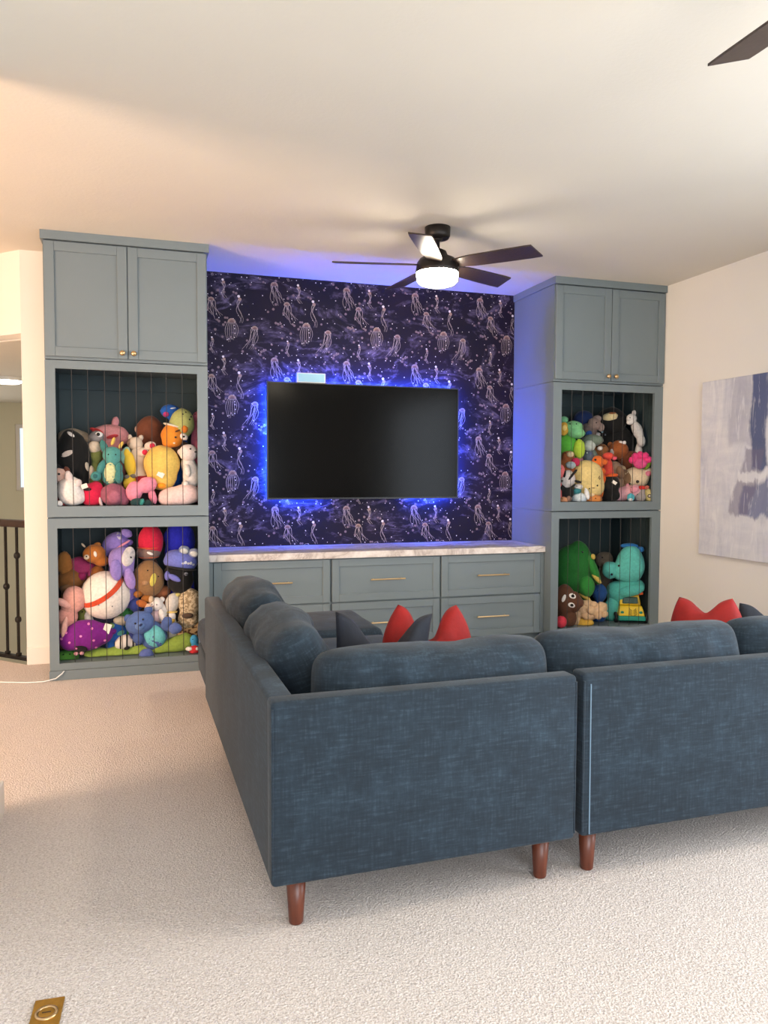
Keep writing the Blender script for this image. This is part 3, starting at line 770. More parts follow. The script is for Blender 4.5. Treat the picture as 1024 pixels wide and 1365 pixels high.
t = T('plush_rabbit', 'white fluffy plush with round ears at the cabinet edge, beside the crimson one', UL_, 94, 655, -0.555, 20)
t.part('body', WH, [(0, 0, 17, 20, 14), (4, -8, 17, 11, 13)], 2.0); t.part('ear', (222, 208, 206), [(-2, 19, 5, 8, 4, -6, 12)]); t.part('ear', (222, 208, 206), [(9, 11, 5, 6, 4, -8, -20)])
t.part('foot', WH, [(-14, -16, 4.5, 4.5, 4, -9)]); t.part('tail', WH, [(21, -14, 4, 4)]); t.tagcard(17, 7, 8, 6, -20, -12)
t = T('plush_bear', 'crimson plush squeezed between white fluffy and mauve plush', UL_, 124, 660, -0.52, 15)
t.part('body', (206, 20, 66), [(0, 0, 17, 17, 15), (4, 10, 9, 9, 10)]); t.patch('nose', (30, 14, 20), -7, 8, 5, 2.2, 0)
t = T('plush_octopus', 'mauve round plush under the teal dragon', UL_, 151, 660, -0.54, 15)
t.part('body', (150, 84, 104), [(0, 0, 17, 16, 15), (14, -6, 7, 9, 8)]); t.patch('swirl', (168, 98, 118), 1, -2, 8, 9); t.part('collar', (226, 200, 200), [(-16, -9, 2, 8, 4, -5, 12)])
t = T('plush_pig', 'pink plush with red mouth lying on top behind the teal dragon', UL_, 146, 590, -0.26, 84)
t.part('body', (222, 150, 152), [(0, 14, 24, 12, 15), (14, 8, 14, 12), (0, -38, 22, 48, 16)]); t.part('fin', (220, 150, 156), [(8, 28, 5, 9, 4, 0, -8)]); t.patch('mouth', (206, 60, 60), -17, 16, 9, 3, -22); t.patch('cheek', (214, 70, 76), 4, 8, 8, 2.6, 14)
t = T('plush_mouse', 'grey plush head with big eye above a green and cream body, beside the dragon', UL_, 127, 600, -0.42, 74)
t.part('body', (116, 128, 70), [(1, -8, 9, 10), (0, -45, 10, 32, 12)]); t.part('chest', (218, 206, 186), [(-1, 4, 8, 9, 8, -2)]); t.part('head', (128, 128, 132), [(2, 18, 10, 8)]); t.part('eye', (240, 240, 240), [(5, 21, 5, 4, 3, -6)], 0.3); t.eye(4, 21, 2.4); t.part('paw', (214, 200, 180), [(-6, -30, 5, 9, 5, -8)])
t = T('plush_dragon', 'teal dragon plush with yellow horns and cream belly, sitting on the mauve plush', UL_, 150, 615, -0.50, 33)
t.part('body', (70, 138, 136), [(-2, -16, 14, 17, 12)], 1.4); t.part('head', (82, 152, 148), [(0, 8, 13, 12, 12, -4), (0, 1, 9, 8, 9, -8)], 1.4)
t.patch('belly', (206, 212, 162), -3, -16, 7.5, 14)
for x, z, r in ((1, 27, -18), (11, 22, -28)): t.part('horn', (226, 190, 92), [(x, z, 2.4, 6, 2.4, -2, r)])
t.part('ear', (60, 124, 122), [(-10, 18, 5, 11, 4, 2, 20)]); t.part('wing', (150, 190, 170), [(17, 8, 7, 12, 3, 5, -10)])
t.part('arm', (60, 128, 128), [(-14, -8, 5, 11, 5, -6, -25)]); t.part('foot', (66, 138, 138), [(-21, -20, 7, 6.5, 6, -9)]); t.part('leg', (60, 128, 128), [(8, -20, 5.5, 10, 6, -11)]); t.part('arm', (60, 128, 128), [(8, -9, 5, 8, 5, -10)])
t.eye(-5, 9, 0.9); t.eye(4, 9, 0.9); t.patch('sole', (40, 96, 100), -22, -20, 3, 3)
t = T('plush_tiger', 'yellow plush tail with red stripes hanging beside the teal dragon', UL_, 173, 618, -0.47, 38)
t.part('body', stripe_mat('red_yellow', (226, 190, 60), (190, 50, 30), 9, (0.3, 0, 1), 0.86), [(0, 0, 8, 18, 7, 0, 8), (-4, 14, 5, 8, 5), (0, -26, 9, 12, 9)]); t.part('foot', (118, 112, 104), [(-4, -18, 4, 3, 4, -5)]); t.part('foot', (118, 112, 104), [(4, -17, 4, 3, 4, -5)])
t = T('plush_cat', 'striped cream cat plush showing two red paw pads', UL_, 184, 605, -0.42, 60)
t.part('body', stripe_mat('tabby', (206, 190, 172), (140, 112, 96), 11, (0.2, 0, 1), 0.7), [(0, -2, 11, 18, 10), (0, -36, 14, 24, 12)]); t.part('head', stripe_mat('tabby', CRM, CRM, 1), [(-4, 14, 11, 9, 9, -2)])
t.part('ear', (208, 192, 176), [(-10, 22, 3, 5, 2.5, 0, 10)]); t.part('ear', (208, 192, 176), [(4, 22, 3.5, 4.5, 2.5, 0, -15)])
for x, z in ((16, 11), (6, 2)): l = t.part('leg', (214, 200, 186), [(x, z, 8, 6, 6, -8, 15)]); t.patch('paw_pad', (206, 40, 70), x+3, z, 3.6, 3.8)
t = T('plush_football', 'large plain brown round plush behind the striped cat', UL_, 200, 578, -0.27, 96)
t.part('body', (112, 62, 40), [(0, 4, 20, 22, 18), (8, -14, 16, 18, 15), (4, -60, 20, 44, 16)]); t.part('ear', (206, 170, 150), [(-18, 6, 3, 5, 3)])
t = T('plush_fish', 'glossy blue plush with a pink spot, topmost behind the green and orange one', UL_, 227, 552, -0.24, 124)
t.part('body', (30, 96, 190), [(0, 4, 14, 11, 10), (8, -60, 16, 66, 14)], 0.5); t.patch('spot', (196, 60, 130), -6, -1, 4, 3.4); t.patch('shine', (220, 230, 240), 4, 8, 4, 1, 10)  # shine is a highlight painted on as a pale patch
t = T('plush_snowman', 'pink plush wedged in the top corner behind the green and orange one', UL_, 263, 560, -0.36, 118)
t.part('body', (206, 110, 140), [(0, 4, 6, 9, 8), (-2, -60, 8, 60, 9)]); t.eye(-3, 8, 0.8)
t = T('plush_dog', 'upside-down orange plush dog with a pale green snout-like body above the yellow ball', UL_, 236, 574, -0.44, 46)
t.part('body', (176, 182, 112), [(7, 10, 17, 21, 15, 0, -8)]); t.part('head', (226, 138, 40), [(-6, -7, 16, 17, 15, -3), (-12, -14, 9, 12, 9, -3)])
t.part('band', (232, 226, 206), [(-4, 6, 15, 2.6, 14.5, -1, -14)], surf=False); t.part('ear', (208, 120, 36), [(10, 2, 5, 6, 4, -12, 20)]); t.part('muzzle', WH, [(9, -9, 6, 4.5, 5, -12, -30)]); t.eye(-2, -10, 1.5); t.eye(9, -9, 1.5); t.patch('cheek', (240, 220, 190), -4, -18, 1.6, 1.2); t.patch('brow', (110, 64, 30), 1, -1, 4, 1.2, 25)
for x, z in ((8, 22), (17, 15), (12, 25), (19, 19)): t.eye(x, z, 1.2)
t.part('lower_body', (96, 72, 52), [(6, -30, 14, 16, 12, 8)], surf=False)
t = T('plush_chick', 'big smooth yellow ball plush with white tag, beside the white lamb', UL_, 216, 620, -0.48, 36)
t.part('body', (226, 190, 96), [(0, 2, 25, 26, 22), (0, -18, 20, 18, 17)], 0.3, 0.05); t.tagcard(-2, -13, 9, 7, 30); t.part('beak', (236, 150, 30), [(-1, -28, 6, 4, 5, -14)])
t = T('plush_lamb', 'white fluffy lamb plush sitting at the cabinet side on a pale pink plush', UL_, 253, 618, -0.50, 42)
t.part('body', WH, [(2, -16, 12, 20, 12), (-2, -2, 10, 14, 10)], 2.0); t.part('head', (240, 226, 222), [(-2, 15, 13, 12, 11, -4)], 2.0); t.part('ear', (236, 220, 216), [(-13, 16, 4, 4, 3, -2)]); t.part('arm', WH, [(-3, -10, 5, 9, 5, -11, 10)], 2); t.part('foot', WH, [(-6, -28, 5, 5, 5, -11)], 2)
t.eye(1, 20, 1.3); t.patch('nose', (60, 46, 46), 8, 16, 2, 1)
t = T('plush_cloud', 'pale pink fluffy plush at the cabinet bottom under the white lamb', UL_, 240, 661, -0.535, 14)
t.part('body', (238, 206, 202), [(-4, -1, 25, 14, 16), (8, 2, 20, 15, 15), (-14, -5, 16, 10, 12)], 2.0)
t = T('plush_starfish', 'smooth pink plush with two wide lobes beside the yellow ball', UL_, 188, 652, -0.555, 22)
t.part('body', (232, 140, 164), [(-9, -3, 11, 14, 9, 0, -14), (8, 6, 13, 11, 9, 0, 22), (0, 0, 7, 6, 8)], 0.3); t.part('tail', (226, 132, 158), [(15, -10, 5, 11, 5, 1, 18)], 0.3)
t = T('plush_berry', 'dark red plush behind the pink lobed one', UL_, 187, 648, -0.44, 27)
t.part('body', (150, 20, 40), [(0, 8, 14, 10, 10), (0, -10, 20, 17, 12)]); t.part('base', (40, 20, 30), [(6, -14, 15, 12, 10, -5)])
t = T('plush_turtle', 'small dark teal plush under the pink lobed one', UL_, 187, 670, -0.585, 6)
t.part('body', (24, 60, 62), [(-4, 0, 9, 6, 6)]); t.part('band', (60, 150, 140), [(2, 1, 3, 5, 4, -3, -20)]); t.part('head', (20, 48, 50), [(9, -1, 6, 5, 5)])

# ---- lower left niche
t = T('plush_dog', 'brown floppy plush dog filling the cabinet corner beside the magenta one', LL_, 93, 768, -0.40, 126)
t.part('body', (132, 84, 38), [(2, -6, 20, 18, 16), (0, -66, 18, 56, 15)]); t.part('ear', (150, 96, 40), [(-6, 17, 10, 18, 8, -3, 4)]); t.part('snout', (112, 78, 50), [(-2, -16, 10, 8, 8, -10)])
t = T('plush_hippo', 'magenta velvety plush under the orange bear head', LL_, 111, 757, -0.38, 132)
t.part('body', (160, 48, 100), [(0, 0, 18, 12, 14), (-6, 8, 12, 8, 10), (2, -70, 18, 62, 14)], 0.4); t.part('paw', (150, 30, 90), [(-2, -10, 6, 6, 6, -11)], 0.4); t.part('paw', (176, 60, 116), [(11, -8, 6, 7, 6, -11)], 0.4)
t = T('plush_bear', 'orange-brown bear plush head with pale muzzle, beside the lilac bunny', LL_, 127, 742, -0.42, 128)
t.part('body', (150, 90, 34), [(2, -40, 15, 30, 14), (2, -90, 16, 40, 14)]); t.part('head', (186, 112, 44), [(-1, 4, 15, 13, 13, -3), (8, -6, 10, 8, 9, -3)], 0.6); t.part('muzzle', (222, 206, 180), [(-11, 1, 3.6, 3.6, 3, -13)], 0.3); t.eye(-11, 2, 1.1); t.patch('eye_patch', (230, 220, 206), 0, 5, 2, 4, 10)
t.part('ear', (208, 190, 160), [(-15, 16, 1.5, 4, 2, 0, 40)], surf=False); t.part('ear', (180, 110, 44), [(3, 16, 5, 4, 3)], surf=False)
t = T('plush_bunny', 'lilac bunny plush with pink ribbon, topmost under the cabinet lid', LL_, 158, 726, -0.36, 154)
t.part('body', (136, 118, 196), [(-2, 2, 17, 16, 14, 0, -20), (-14, -4, 9, 13, 9), (0, -76, 18, 74, 14)]); t.part('ear', (150, 130, 204), [(11, 16, 8, 6, 4, -4, -25)]); t.part('ear', (128, 110, 188), [(13, 3, 7, 5, 4, -5)]); t.patch('ear_lining', (206, 200, 220), 1, 13, 3, 5, 20); t.part('ribbon', (232, 150, 180), [(6, 1, 11, 1.8, 3, -14, 32)])
t = T('plush_bunny', 'lilac bunny plush with long hanging ear, right above the white ball', LL_, 162, 752, -0.50, 60)
t.part('head', (148, 128, 198), [(0, 5, 18, 19, 15), (4, -6, 13, 12, 12)]); t.patch('face', (214, 206, 204), 9, 11, 8, 13, -15); t.part('ear', (158, 132, 200), [(10, -18, 7, 16, 5, -9, 14)]); t.part('ear', (140, 122, 194), [(-7, -6, 8, 15, 5, -13, 6)]); t.eye(12, 10, 1.5); t.part('body', (120, 104, 176), [(6, -40, 16, 22, 12, 8)])
t = T('plush_capsule', 'red and grey barrel-shaped plush with orange bands above the brown bird', LL_, 199, 724, -0.42, 60)
t.part('body', (206, 26, 62), [(2, 2, 17, 25, 15)], 0.3, 0.03); t.part('lower_body', (130, 104, 96), [(-1, -13, 16.5, 11, 15, -0.5)], 0.4, 0.03); t.part('band', (220, 100, 50), [(0, -6, 17, 1.6, 15.6)], 0.3, 0.0, surf=False); t.part('band', (220, 96, 40), [(-1, -19, 14.4, 2.6, 13)], 0.3, 0.0, surf=False); t.patch('label', WH, 1, -13, 4.6, 1.8, -25); t.part('lower_body', (90, 60, 48), [(0, -40, 14, 20, 13, 4)], surf=False)
t = T('plush_bird', 'round brown bird plush with yellow beak patch beside the black plush', LL_, 198, 772, -0.47, 68)
t.part('body', (142, 106, 68), [(0, 0, 21, 26, 18)], 0.4, 0.05); t.part('wing', (166, 128, 92), [(-4, -3, 5, 3.4, 3, -17)], 0.4); t.patch('beak', (212, 196, 90), 6, 1, 4, 9, -12); t.eye(-1, 14, 1.0); t.eye(13, 5, 1.0); t.part('foot', (156, 96, 34), [(-14, -19, 6, 5, 5, -9)]); t.part('foot', (150, 92, 34), [(-2, -26, 8, 6, 6, -7)]); t.part('lower_body', (92, 66, 44), [(2, -48, 15, 20, 12, 8)], surf=False)
t = T('plush_monster', 'royal blue long-haired plush in the top corner behind the periwinkle cap', LL_, 240, 722, -0.36, 156)
t.part('body', (28, 36, 190), [(0, 4, 22, 26, 16), (-12, -14, 10, 16, 10), (0, -80, 20, 74, 14)], 3.0, 0.2)
t = T('plush_penguin', 'black plush wearing a periwinkle cap with goggles and white lettering', LL_, 241, 758, -0.475, 82)
t.part('body', (9, 9, 10), [(0, -16, 18, 20, 16), (-2, -2, 20, 10, 17)]); cp = t.part('cap', (112, 122, 206), [(0, 12, 23, 15, 19, -2, -8)], 0.4); t.part('brim', (18, 18, 22), [(0, 2, 22, 2.4, 20, -3, -10)], surf=False)
for x, z in ((5, 27), (18, 23)): t.part('goggle', (134, 146, 176), [(x, z, 7.5, 6.5, 4, -12, -10)], 0.2); t.patch('goggle_lens', (206, 212, 214), x, z-1, 5.5, 3.6, -15)
for i in range(6): t.patch('letter', (226, 230, 240), 3+i*3.6, 10.5-abs(i-2)*0.5-i*0.7+(1.2 if i % 2 else 0), 1.8, 2.2 if i % 2 else 1.6, -10)
t.part('scarf', (122, 124, 206), [(-9, -11, 10, 4, 4, -14, -28)], 0.4); t.part('scarf', (112, 116, 200), [(-18, -8, 4, 7, 4, -11)], 0.4); t.patch('emblem', (150, 150, 160), 7, -6, 2.6, 2.4); t.part('lower_body', (8, 8, 9), [(0, -56, 15, 26, 12, 8)], surf=False)
t = T('plush_fox', 'terracotta plush between the brown bird and the white goose', LL_, 216, 789, -0.42, 86)
t.part('body', (162, 98, 62), [(0, 0, 13, 9, 10, 0, 15), (0, -44, 13, 40, 11)])
t = T('plush_hedgehog', 'sandy tweed round plush against the cabinet side', LL_, 253, 802, -0.49, 40)
t.part('body', spot_mat('tweed', (150, 132, 104), (206, 190, 160), 55), [(0, 0, 17, 20, 14), (-2, -24, 15, 14, 12)], wob=0.08); t.part('snout', (80, 62, 50), [(-3, -18, 8, 4, 6, -10)])
t = T('plush_leopard', 'leopard-spotted plush lying under the sandy tweed one', LL_, 252, 838, -0.45, 30)
t.part('body', spot_mat('leopard', (84, 56, 34), (196, 162, 116), 45), [(4, 2, 22, 15, 14, 0, 22), (-10, -8, 14, 9, 11, 0, 15), (4, -18, 18, 12, 12)])
t = T('plush_bear', 'small white bear plush in a pale pink shirt above the blue bear', LL_, 208, 811, -0.485, 54)
t.part('body', (222, 190, 194), [(0, -10, 9, 12, 8), (0, -36, 9, 20, 8, 4)]); t.part('head', (234, 228, 226), [(0, 6, 10, 9.5, 9, -2)]); t.part('ear', WH, [(-7, 14, 3, 4, 2.5)]); t.part('ear', WH, [(8, 12, 4, 4, 2.5)]); t.part('arm', WH, [(8, -10, 5, 10, 5, -6, 14)]); t.part('hand', (226, 180, 80), [(12, -18, 3.4, 3, 3, -9)]); t.eye(-5, 8, 0.8); t.eye(1, 7, 0.8); t.patch('nose', (150, 90, 90), -4, 5, 1, 0.7)
t = T('plush_goose', 'pale grey goose plush with yellow feet between the white bear and the tweed one', LL_, 229, 807, -0.485, 52)
t.part('body', (206, 202, 196), [(1, 4, 10, 14, 9, 0, -12), (-1, -34, 9, 20, 8, 4)]); t.part('collar', (222, 196, 120), [(0, -9, 8, 2, 7.6)], surf=False); t.part('leg', WH, [(0, -15, 5.5, 7, 5, -3)]); t.part('leg', WH, [(-11, -6, 5, 10, 5, 0, 18)])
for x, z in ((0, -20), (-8, -18)): t.part('foot', (226, 176, 50), [(x, z, 4.4, 4.4, 4, -4)]); t.patch('sole', (240, 200, 100), x, z, 2, 2)
t.part('beak', (206, 196, 120), [(8, 15, 5, 3, 3, -2, 30)])
t = T('plush_elephant', 'grey plush with thin white cord between goose and leopard plush', LL_, 236, 826, -0.43, 38)
t.part('body', (118, 104, 90), [(0, 0, 8, 12, 8), (2, -18, 12, 20, 9)]); t.part('cord', (206, 200, 190), [(4, 4, 1, 8, 1, -8, -25)], 0.2)
t = T('plush_ball', 'big plain white ball plush with an orange band', LL_, 141, 793, -0.52, 36)
t.part('body', (236, 226, 216), [(0, 0, 33, 33, 27)], 0.2, 0.0)
bm = bmesh.new(); n = 40
for k in range(n):
    pass
bm.free()
rg = lathe([(33.2*math.cos(R(a))*t.u, 33.2*math.sin(R(a))*t.u) for a in (14, 17, 20, 23, 26)], 40, False); ro = obj('band', rg, plush_mat((206, 74, 40), 0.3), t.t, True); ro.location = (0, 0, t.base); ro.rotation_euler = (R(22), R(-34), 0); ro.scale = (1, 0.83, 1)
t.patch('button', (110, 104, 100), -9, -9, 0.8, 0.8); t.patch('button', (110, 104, 100), 8, -12, 0.8, 0.8)
t = T('plush_bunny', 'dusty pink floppy-eared plush at the cabinet side beside the white ball', LL_, 93, 810, -0.535, 50)
t.part('body', (212, 150, 138), [(-3, -12, 14, 15, 11), (-3, -34, 13, 18, 9, 6)], 1.4); t.part('head', (216, 158, 146), [(6, 12, 15, 18, 11, -2, 18), (0, 0, 12, 12, 10)], 1.4); t.part('ear', (222, 168, 158), [(-8, 8, 5, 12, 4, -9, 60)]); t.part('ear', (222, 172, 160), [(-7, -24, 4, 14, 4, -10, -10)])
t = T('plush_ladybug', 'shiny purple plush with pink dots and a white tag, on the green snake', LL_, 112, 848, -0.575, 25)
t.part('body', (118, 20, 128), [(2, 1, 29, 22, 15), (-17, -2, 15, 17, 12), (22, 2, 16, 15, 11)], 0.3, 0.04)
for x, z in ((-28, 0), (-22, 8), (-18, -5), (-4, 3), (10, 12), (12, -4), (15, -15), (-10, -14), (26, -6), (6, 18)): t.patch('spot', (226, 130, 190), x, z, 1.6, 1.5)
t.patch('face', (20, 12, 20), -4, -15, 8, 5, -10); t.part('tail', (110, 24, 130), [(35, 3, 7, 4, 4, 0, 15)]); t.tagcard(29, 10, 9, 13, 20)
for x in (-10, -3): t.part('foot', (206, 150, 160), [(x, -21, 3, 2.4, 3, -8)])
t = T('plush_frog', 'plain bright green ball plush at the bottom cabinet corner', LL_, 90, 876, -0.50, 10)
t.part('body', (76, 140, 50), [(0, 0, 15, 11, 12)]); t.part('foot', (70, 128, 46), [(10, -4, 6, 5, 6, -7)]); t.eye(-5, 6, 1.0); t.eye(3, 6, 1.0)
t = T('plush_worm', 'dark olive plush squeezed between pink bunny and white ball', LL_, 113, 822, -0.46, 52)
t.part('body', (122, 128, 62), [(0, 0, 9, 16, 9), (0, -30, 10, 20, 9)]); t.eye(-3, 8, 0.9)
t = T('plush_panda', 'navy and white plush wedged under the white ball', LL_, 132, 824, -0.45, 50)
t.part('body', (24, 30, 52), [(6, 2, 17, 12, 12), (0, -28, 16, 20, 11)]); t.part('ear', (206, 202, 198), [(-13, 0, 6, 14, 6, -6, 14)]); t.eye(0, 6, 0.9)
t = T('plush_crocodile', 'blue plush with green patches beside the purple dotted one', LL_, 155, 846, -0.46, 28)
t.part('body', (36, 92, 176), [(0, 2, 15, 17, 12), (-6, -14, 10, 11, 10)]); t.patch('patch', (130, 170, 110), -6, 14, 4, 3, 10); t.patch('patch', (96, 170, 150), 6, 4, 5, 3, 20)
t = T('plush_zebra', 'small white zebra plush with black lines under the blue bear', LL_, 165, 857, -0.51, 18)
t.part('body', stripe_mat('fine_zebra', (222, 216, 208), (40, 36, 36), 8, (1, 0, 1.5), 0.82, 0.5), [(0, 1, 13, 10, 9, 0, 25), (10, 0, 8, 7, 7)]); t.part('nose', (20, 18, 18), [(4, -6, 4, 2.4, 3, -7, 15)], 0.2)
t = T('plush_dinosaur', 'beige and green plush behind the blue bear', LL_, 166, 822, -0.44, 54)
t.part('body', (44, 112, 54), [(2, 6, 13, 10, 10), (0, -30, 14, 26, 11)]); t.part('belly', (186, 176, 158), [(-4, -4, 11, 7, 8, -6)]); t.eye(6, 10, 0.9)
t = T('plush_boy', 'small doll in navy and orange under the brown bird', LL_, 183, 806, -0.50, 60)
t.part('body', (36, 52, 120), [(-2, 0, 10, 10, 8), (0, -36, 12, 26, 9)]); t.part('arm', (176, 96, 40), [(6, 2, 8, 5, 5, -6, -25)]); t.part('hand', (222, 186, 160), [(14, -2, 5, 4, 4, -7)]); t.part('foot', (214, 186, 156), [(18, 7, 4, 5, 4, -4)])
t = T('plush_snake', 'long lime green bolster plush lying along the cabinet bottom', LL_, 186, 869, -0.50, 16)
t.part('body', (142, 168, 70), [(-54, -2, 20, 12, 11), (-28, -1, 22, 12, 11), (-2, 0, 22, 12, 11, 0, 6), (26, 3, 24, 13, 12, 0, 12), (50, 7, 20, 13, 12, 0, 20), (62, 10, 12, 14, 11)], 0.5, 0.05)
t = T('plush_bear', 'blue plush bear with turquoise belly lying across the green bolster', LL_, 196, 840, -0.60, 46)
t.part('body', (80, 104, 160), [(8, -8, 19, 20, 10, 4, 30)]); t.patch('belly', (110, 196, 200), 10, -8, 13, 16, 30); t.part('head', (82, 108, 166), [(-9, 12, 19, 16, 11, -3, 28)])
t.part('ear', (76, 100, 158), [(-24, 18, 6, 6, 4, 0)]); t.part('ear', (76, 100, 158), [(2, 28, 6, 6, 4, 0)]); t.part('muzzle', (96, 126, 180), [(-9, 9, 7, 6, 4, -12)]); t.eye(-15, 13, 1.4); t.eye(-5, 18, 1.4); t.patch('nose', (40, 50, 90), -8, 11, 2.4, 1.6, 28)
t.part('arm', (78, 100, 156), [(26, 10, 7, 9, 6, -4, -20)]); t.part('foot', (88, 108, 170), [(37, 2, 9, 8, 7, -6)]); t.part('leg', (78, 100, 158), [(27, 4, 10, 6, 6, -2, -20)]); t.part('arm', (70, 92, 148), [(-12, -9, 7, 9, 6, -4, 15)]); t.part('foot', (88, 104, 168), [(-1, -34, 10, 10, 8, -4)])
t = T('plush_bird', 'small sky blue plush at the cabinet corner over the red and white one', LL_, 259, 855, -0.55, 15)
t.part('body', (60, 150, 200), [(0, 2, 6, 8, 6), (2, -8, 7, 7, 6)]); t.eye(-2, 4, 0.7)
t = T('plush_mushroom', 'small red and white plush at the cabinet bottom corner', LL_, 256, 867, -0.59, 7)
t.part('body', (196, 40, 50), [(3, 1, 8, 6, 6)]); t.part('cap', WH, [(-4, 3, 5, 3, 4, -3)]); t.patch('spot', WH, 7, 3, 2, 2)

# ---- upper right niche
t = T('plush_frog', 'bright green frog plush with orange shell at the cabinet side', UR_, 760, 580, -0.46, 86)
t.part('body', (90, 180, 60), [(-4, -12, 14, 14, 12), (-2, -50, 13, 38, 11, 3)]); t.part('head', (120, 190, 130), [(4, 10, 13, 9, 11, -2), (8, 2, 12, 7, 10, -3)]); t.part('eye_bump', (120, 190, 140), [(-8, 20, 6, 5, 5)]); t.part('belly', (170, 200, 60), [(12, -18, 8, 13, 8, -4)]); t.part('shell', (214, 166, 60), [(-8, 8, 7, 9, 7, -6)]); t.patch('shell_rim', (236, 206, 120), -7, 9, 3, 4); t.eye(8, 14, 0.9); t.eye(0, 14, 0.9)
t = T('plush_whale', 'dark navy plush at the back of the cabinet above the taupe mouse', UR_, 778, 562, -0.24, 112)
t.part('body', (20, 44, 96), [(0, 2, 15, 14, 13), (0, -58, 16, 54, 13)]); t.part('fin', (24, 50, 108), [(10, -4, 4, 10, 4, -8, 30)])
t = T('plush_mouse', 'taupe mouse plush with round ears beside the green frog', UR_, 790, 570, -0.34, 100)
t.part('body', (110, 96, 92), [(-4, -4, 10, 12, 10, 0, 30), (0, -56, 12, 46, 11)]); t.part('head', (150, 128, 120), [(2, 4, 9, 9, 8, -4)]); t.part('ear', (156, 136, 130), [(6, 12, 6, 5, 3)]); t.part('ear', (150, 130, 124), [(11, 0, 5, 6, 3, -3)]); t.part('collar', (36, 80, 150), [(-5, -8, 6, 4, 6, -6, 30)]); t.eye(5, 6, 0.9)
t = T('plush_elephant', 'grey-green plush with pale round belly under the taupe mouse', UR_, 788, 592, -0.44, 74)
t.part('body', (108, 124, 112), [(2, 5, 15, 8, 10), (0, -40, 13, 38, 10, 3)]); t.part('belly', (196, 204, 196), [(-2, -2, 8, 8, 7, -5)]); t.part('trousers', (92, 104, 120), [(-3, -17, 8, 8, 8, -7)]); t.eye(-5, -12, 0.9, WHITEPL)
t = T('plush_bear', 'large black bear plush with cream muzzle at the back, under the white monkey', UR_, 816, 582, -0.27, 88)
t.part('body', (7, 7, 8), [(6, -10, 24, 30, 17), (4, -52, 24, 38, 15)]); t.part('head', (8, 8, 9), [(-2, 20, 22, 20, 18, -4)]); t.part('muzzle', (226, 208, 160), [(-3, 26, 10.5, 6.5, 6, -18, 6)]); t.part('nose', (150, 90, 50), [(0, 31, 5, 1.6, 3, -21, 4)], 0.3); t.part('paw', (210, 204, 196), [(-20, 2, 5, 3.4, 5, -17)]); t.eye(-13, 6, 1.4, mat_plain('blue_bead', (130, 180, 200), 0.3)); t.eye(-9, 2, 1.2, mat_plain('grey_bead', (120, 120, 130), 0.3))
t = T('plush_monkey', 'long white plush leaning on the back panel at the top, beside the black bear', UR_, 848, 570, -0.46, 100)
t.part('body', (206, 204, 202), [(2, -4, 7, 14, 7, 0, 22), (7, -18, 6, 9, 6, 0, 8), (4, -60, 7, 42, 7, 8)]); t.part('head', (222, 220, 218), [(-6, 12, 7, 7, 6, -2)]); t.part('ear', (214, 210, 208), [(-3, 20, 3, 4, 2.4)]); t.part('muzzle', (226, 224, 222), [(-8, 7, 5, 3.4, 4, -5)]); t.eye(-8, 13, 0.8)
t = T('plush_beaver', 'brown beaver plush with white teeth and round head, below the black bear', UR_, 828, 606, -0.39, 62)
t.part('body', (106, 56, 28), [(11, -6, 17, 12, 12, 2, -8), (8, -34, 14, 26, 10, 8)]); t.part('head', (150, 82, 38), [(-4, 6, 14, 13, 12, -4)]); t.part('tooth', WH, [(-1, 16, 3, 2.6, 2.4, -9)], 0.2); t.part('tooth', WH, [(4, 16, 2.6, 2.6, 2.4, -9)], 0.2); t.patch('cheek', (230, 222, 214), -12, 3, 2.6, 4.4, 8); t.part('ear', (170, 100, 56), [(-14, 13, 4, 5, 3, 0, 30)])
t = T('plush_puppy', 'brown puppy plush with white nose behind the orange fish', UR_, 801, 600, -0.42, 68)
t.part('body', (132, 84, 44), [(0, 0, 11, 9, 9), (0, -34, 12, 34, 9)]); t.part('nose', WH, [(-1, 2, 4, 3, 3, -9)], 0.3); t.eye(-5, 5, 0.8); t.eye(4, 5, 0.8)
t = T('plush_crab', 'small coral red plush between the orange fish and the beaver', UR_, 811, 608, -0.50, 60)
t.part('body', (220, 76, 62), [(0, 0, 8, 5, 6), (0, -30, 8, 28, 7, 4)]); t.part('claw', (230, 90, 110), [(8, -3, 3.4, 2.6, 3, -4)])
t = T('plush_fish', 'plain orange fish plush with shiny eye above the black plush', UR_, 797, 616, -0.515, 50)
t.part('body', (222, 110, 40), [(0, 0, 9, 9, 8), (2, -28, 9, 24, 7, 5)]); t.part('fin', (206, 92, 34), [(5, -12, 6, 5, 3, -4, -30)]); t.part('tail', (214, 100, 40), [(9, 0, 4, 4, 3)]); t.eye(-3, 3, 1.5)
t = T('plush_flower', 'hot pink flower plush with green leaf at the cabinet side', UR_, 855, 614, -0.545, 52)
for k in range(5):
    a = R(20+k*36); t.part('petal', (226, 58, 126), [(10*math.cos(a)-1, 9*math.sin(a)-2, 6, 5, 5, -3, math.degrees(a))])
t.part('center', (222, 80, 140), [(-1, -4, 9, 7, 7, -4)]); t.part('leaf', (120, 150, 50), [(9, -4, 4, 9, 4, 0, -24)]); t.part('stem', (90, 120, 50), [(4, -24, 4, 20, 4, 26)])
t = T('plush_dog', 'taupe plush dog curled between the fish and the cow', UR_, 818, 626, -0.43, 40)
t.part('body', (150, 124, 100), [(0, 0, 12, 13, 11), (2, -22, 13, 18, 10, 3)]); t.part('ear', (126, 96, 72), [(9, -4, 5, 9, 4, -9, 15)]); t.eye(-5, 5, 0.8)
t = T('plush_cow', 'cream cow plush with brown eye patch and pink ear beside the hot pink flower', UR_, 847, 637, -0.46, 30)
